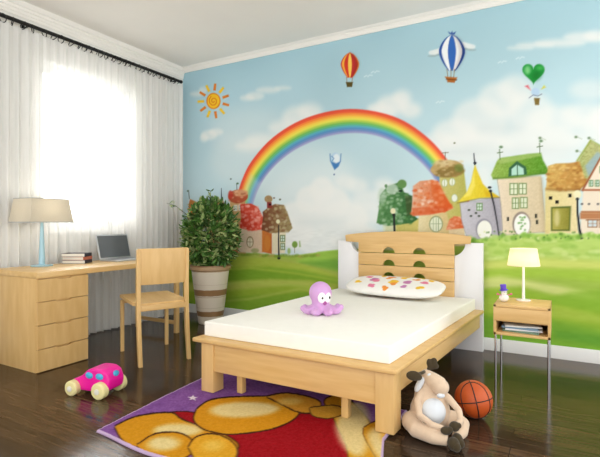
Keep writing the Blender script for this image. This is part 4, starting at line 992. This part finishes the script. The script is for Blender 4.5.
# thighs folded out to the sides, shins coming forward to the middle
b.tube([(-.07, .0, .06), (-.115, -.03, .055), (-.105, -.095, .046), (-.04, -.16, .038), (.02, -.185, .034)], [.055, .05, .042, .034, .026], 16); b.ball((-.113, -.03, .056), .050, 20, 14)
b.tube([(.05, .0, .055), (.115, -.01, .052), (.135, -.045, .046), (.11, -.11, .040), (.07, -.16, .036)], [.05, .046, .04, .032, .024], 16); b.ball((.112, -.008, .052), .045, 20, 14)
# arms, held off the body
b.tube([(-.045, .0, .205), (-.088, -.045, .165), (-.092, -.105, .118), (-.045, -.15, .092), (.005, -.17, .082)], [.024, .019, .017, .0155, .014], 12)
b.tube([(.015, .0, .21), (.070, -.045, .178), (.108, -.085, .132), (.10, -.13, .098), (.065, -.155, .086)], [.024, .019, .017, .0155, .014], 12)
# head and drooping muzzle
b.ball((-.028, .005, .272), (.034, .036, .036), 24, 16); b.tube([(-.028, .005, .276), (.0, -.025, .262), (.026, -.05, .244)], [.032, .038, .042], 16); b.ball((.026, -.052, .238), (.043, .042, .040), 24, 16)
body = b.build('body', pm, mo, smooth=True); remesh(body, .004, 2)
b = MB(); b.ball((-.012, -.044, .112), (.068, .056, .070), 28, 20); b.build('belly_patch', wp, mo, smooth=True)
b = MB(); b.ball((-.068, -.012, .238), (.016, .022, .046), 16, 12, mtx=Matrix.Rotation(.5, 4, 'Y')); b.build('ear', wp, mo, smooth=True)
b = MB(); b.ball((.018, .04, .258), (.012, .018, .03), 16, 12, mtx=Matrix.Rotation(-.5, 4, 'Y')); b.build('ear', wp, mo, smooth=True)
for (p0, p1, lobes) in [((-.04, -.005, .30), (-.058, -.03, .302), [(-.112, -.068, .299, .033, .021, .15), (-.094, -.062, .295, .024, .017, .5)]), ((-.02, .005, .305), (-.016, .005, .318), [(.004, .003, .338, .018, .027, .35), (-.012, .003, .338, .014, .022, -.2), (.014, .003, .326, .018, .014, .2)])]:
    b = MB(); b.tube([p0, p1, (lobes[0][0], lobes[0][1], lobes[0][2])], [.008, .009, .01], 10)
    for (x, y, z_, rx, rz, ro_) in lobes: b.ball((x, y, z_), (rx * 1.2, .011, rz * 1.2), 16, 12, mtx=Matrix.Rotation(ro_, 4, 'Y'))
    o = b.build('antler', dk, mo, smooth=True); remesh(o, .0035, 3)
b = MB(); b.ball((-.022, -.030, .290), (.012, .006, .009), 12, 8); b.build('eyelid', wp, mo, smooth=True)
b = MB(); b.ball((.018, -.084, .206), (.020, .012, .012), 16, 10); b.build('lip', wp, mo, smooth=True)
for (p, r_) in (((.038, -.215, .030), (.028, .034, .030)), ((.064, -.19, .034), (.026, .032, .034))):
    b = MB(); b.ball(p, r_, 20, 14); b.ball((p[0] + .006, p[1] - .022, p[2] - .004), (.02, .022, .022), 16, 12); b.build('foot', dk, mo, smooth=True)
for (p, r_) in (((.012, -.188, .080), (.027, .021, .019)), ((.055, -.178, .096), (.025, .023, .023))):
    b = MB(); b.ball(p, r_, 20, 14); b.ball((p[0] + .014, p[1] - .006, p[2] + .006), (.016, .016, .014), 16, 12); b.build('hand', dk, mo, smooth=True)

# ================================================================== TOY CAR
w1 = Vector((*on_floor(73, 395), 0)); w2 = Vector((*on_floor(100, 399), 0))
ax = (w2 - w1).normalized(); ang = math.atan2(ax.y, ax.x)
tcx = (w1 + w2) / 2
car = tag(empty('toy_car', (tcx.x, tcx.y, 0), ang), 'magenta toy car with blue windows and chunky cream wheels', 'toy')
pk = mat('magenta_plastic', (236, 18, 156), .35, .5, noise=.03); bw = mat('sky_blue_plastic', (70, 176, 218), .3, .5, noise=.03); cr = mat('cream_rubber', (230, 220, 160), .55, .4, noise=.03); hub = mat('white_hub', (226, 224, 214), .4, .4)
# local: +x towards the rear, +y to the far side
WB = (w2 - w1).length; TW = .165
b = MB()
prof = [(-.135, .034), (-.148, .06), (-.125, .090), (-.07, .110), (-.04, .130), (-.01, .160), (.03, .173), (.10, .172), (.14, .15), (.160, .10), (.15, .045), (.10, .03), (-.10, .03)]
b.prism(prof, .012, TW - .012, axis='y'); o = b.build('body', pk, car, smooth=True); remesh(o, .006, 26)
def win_ball(x, y, z, rx, ry, rz, rot):
    b = MB(); b.ball((x, y, z), (rx, ry, rz), 20, 14, mtx=Matrix.Rotation(rot, 4, 'Z')); b.build('window', bw, car, smooth=True)
for s_ in (0, 1):
    g = (lambda v: v) if s_ == 0 else (lambda v: TW - v); q_ = 1 if s_ == 0 else -1
    win_ball(.008, g(.016), .128, .031, .012, .021, -.1 * q_); win_ball(.088, g(.016), .128, .031, .012, .021, .05 * q_)
win_ball(.141, TW / 2 + .006, .128, .030, .014, .022, PI / 2)
for (x, s_) in ((-WB / 2, 0), (WB / 2, 0), (-WB / 2, 1), (WB / 2, 1)):
    y = .0 if s_ == 0 else TW
    rw = .046 if x < 0 else .05
    mt_ = Matrix.Translation((x, y, rw)) @ Matrix.Rotation(PI / 2, 4, 'X')
    b = MB(); b.lathe([(.015, -.026), (rw - .008, -.026), (rw, -.018), (rw, .018), (rw - .008, .026), (.018, .028), (.0155, .022)], 32, mtx=mt_); wo = b.build('wheel', cr, car)
    b = MB(); sgn = 1 if s_ == 0 else -1; b.lathe([(.016, sgn * .020), (.017, sgn * .031), (.010, sgn * .034)], 20, mtx=mt_); b.build('hub', hub, wo)
for x in (-WB / 2, WB / 2):
    b = MB(); b.tube([(x, .02, .047), (x, TW - .02, .047)], .007, 10); b.build('axle', hub, car)

# ================================================================== RUG
RX0, RX1, RY0, RY1 = 1.83, 3.31, -2.63, -1.575
R_ = Paint(RX0, RX1, RY0, RY1, .005, (128, 82, 150), W=lambda u, v: on_floor(u, v, .012))
R_.A += (R_.noise(.05, 3)[..., None] - .5) * 14 + (R_.noise(.012, 4)[..., None] - .5) * 14
DKO = (52, 24, 14); GOLD = (206, 142, 26); CRM = (226, 212, 160); RED = (150, 14, 24)
def shape(pts, col, hi=None, hic=None, ow=2.0):
    pts = spline(list(pts) + [pts[0]], 6 * len(pts))
    cxm = sum(p[0] for p in pts) / len(pts); cym = sum(p[1] for p in pts) / len(pts)
    R_.line(pts, ow * 1.5, DKO, .007)
    R_.poly(pts, col, .007)
    inner = [(cxm + (p[0] - cxm) * .97, cym + (p[1] - cym) * .97) for p in pts]
    R_.poly(inner, col, .02)
    if hi: R_.ell(*hi, hic or CRM, .035, .85)
# abstract rounded swirls: red field first, golden and cream lobes over it
shape([(160, 412), (190, 411), (232, 420), (290, 420), (325, 408), (348, 426), (356, 446), (350, 480), (240, 480), (236, 450), (205, 430), (178, 420)], RED, ow=1.2)
shape([(336, 398), (352, 400), (378, 418), (396, 440), (402, 470), (352, 480), (356, 446), (346, 424), (328, 404)], GOLD, (366, 430, 20, 26))
shape([(104, 425), (128, 416), (165, 412), (180, 418), (208, 428), (222, 434), (236, 448), (214, 458), (170, 446), (138, 444), (116, 437)], GOLD, (176, 428, 26, 6.5))
shape([(134, 442), (152, 432), (176, 431), (190, 438), (192, 450), (178, 458), (150, 454)], GOLD, (162, 441, 17, 7))
shape([(188, 446), (196, 436), (214, 434), (230, 443), (234, 456), (222, 470), (200, 468)], (214, 156, 38), (212, 446, 10, 6), (226, 186, 84))
shape([(196, 408), (212, 399), (248, 396), (284, 398), (300, 408), (296, 420), (270, 430), (232, 434), (206, 428), (194, 418)], GOLD, (244, 409, 34, 8))
shape([(268, 396), (290, 394), (322, 404), (316, 414), (296, 412)], (214, 150, 46), (290, 402, 12, 4), (236, 196, 96))
shape([(312, 410), (340, 408), (354, 414), (338, 420), (318, 418)], (206, 150, 48), ow=1.4)
shape([(380, 430), (396, 424), (420, 440), (420, 470), (396, 480), (384, 450)], GOLD, (394, 446, 10, 16), ow=1.4)
for k in range(5):
    a = 2 * PI * k / 5 - .3
    R_.poly([(190 + 6 * math.cos(a), 397.5 + 2.6 * math.sin(a)), (190 + 2.4 * math.cos(a + .63), 397.5 + 1.0 * math.sin(a + .63)), (190, 397.5), (190 + 2.4 * math.cos(a - .63), 397.5 + 1.0 * math.sin(a - .63))], (232, 226, 226), .006)
R_.A += (R_.noise(.008, 9)[..., None] - .5) * 16
# rug outline: rounded, slightly wavy; pale woven border
gx, gy = (R_.X - RX0) / (RX1 - RX0) * 2 - 1, (R_.Z - RY0) / (RY1 - RY0) * 2 - 1
pile = .010 + .003 * R_.noise(.008, 12) + .002 * R_.noise(.03, 14)
ed = np.minimum.reduce([R_.X - RX0, RX1 - R_.X, R_.Z - RY0, RY1 - R_.Z])
R_.A = np.where((ed < .013)[..., None], np.array([196., 170, 204]), R_.A)
pile = np.where(ed < .004, .0012, pile)
# bow the sides a little
xb = R_.X + (.03 + .05 * np.clip(-gy, 0, 1) - .03 * np.clip(gy, 0, 1)) * np.clip(-gx, 0, 1) - .10 * np.clip((gy + .35) / .6, 0, 1) * np.clip(gx, 0, 1); yb_ = R_.Z + .018 * np.sin(gx * PI * 1.6 + .5)
me = grid_mesh('rug', np.stack([xb.ravel(), yb_.ravel(), pile.ravel()], 1), R_.nx, R_.nz)
R_.attach(me); me.shade_smooth(); me.materials.append(attr_mat('tufted_rug_pile', .95, .5, 260, sheen=0, spec=.1))
rg = bpy.data.objects.new('rug', me); C.objects.link(rg); tag(rg, 'purple rug with golden, cream and red rounded shapes under the bed foot', 'rug')
sol = rg.modifiers.new('thick', 'SOLIDIFY'); sol.thickness = .001; sol.offset = -1

# ================================================================== LIGHT
def area(name, loc, rot, sx, sy, power, col=(1, 1, 1)):
    l = bpy.data.lights.new(name, 'AREA'); l.shape = 'RECTANGLE'; l.size = sx; l.size_y = sy; l.energy = power; l.color = col
    o = bpy.data.objects.new(name, l); C.objects.link(o); o.location = loc; o.rotation_euler = rot; return o
def point(name, loc, power, col, r):
    l = bpy.data.lights.new(name, 'POINT'); l.energy = power; l.color = col; l.shadow_soft_size = r
    o = bpy.data.objects.new(name, l); C.objects.link(o); o.location = loc; return o
point('desk_lamp_bulb', (la.location.x, la.location.y, DZ + .46), 0.9, (1, .92, .80), .02)
point('bedside_lamp_bulb', (bl_.location.x, bl_.location.y, NZ1 + .30), 1.0, (1, .88, .66), .012)
# hazy bright sky: even all round, with the broad glow of the veiled sun outside the window
w = bpy.data.worlds.new('World'); bpy.context.scene.world = w; w.use_nodes = True
nt = w.node_tree; bg = nt.nodes['Background']; bg.inputs['Color'].default_value = (1, .985, .96, 1)
tc = nt.nodes.new('ShaderNodeTexCoord'); dt = nt.nodes.new('ShaderNodeVectorMath'); dt.operation = 'DOT_PRODUCT'
dt.inputs[1].default_value = Vector((-.93, .30, .20)).normalized()
nt.links.new(tc.outputs['Generated'], dt.inputs[0])
mr = nt.nodes.new('ShaderNodeMapRange'); mr.interpolation_type = 'SMOOTHSTEP'
mr.inputs['From Min'].default_value = .70; mr.inputs['From Max'].default_value = .93; mr.inputs['To Min'].default_value = 1.65; mr.inputs['To Max'].default_value = 12
nt.links.new(dt.outputs['Value'], mr.inputs['Value']); nt.links.new(mr.outputs['Result'], bg.inputs['Strength'])

cd = bpy.data.cameras.new('camera'); cam = bpy.data.objects.new('camera', cd); C.objects.link(cam)
cd.sensor_fit = 'HORIZONTAL'; cd.sensor_width = 36; cd.lens = FL / 600 * 36
cd.shift_y = -(228.5 - HY) / 600
cam.location = (CAM[0], CAM[1], EYE); cam.rotation_euler = (PI / 2, 0, YAW)
cd.clip_start = .05
sc = bpy.context.scene; sc.camera = cam
sc.view_settings.view_transform = 'Standard'; sc.view_settings.look = 'None'; sc.view_settings.gamma = 1; sc.view_settings.use_curve_mapping = False
sc.view_settings.exposure = 0.50
sc.cycles.max_bounces = 10; sc.cycles.transparent_max_bounces = 16; sc.cycles.use_denoising = True
sc.cycles.sample_clamp_indirect = 6
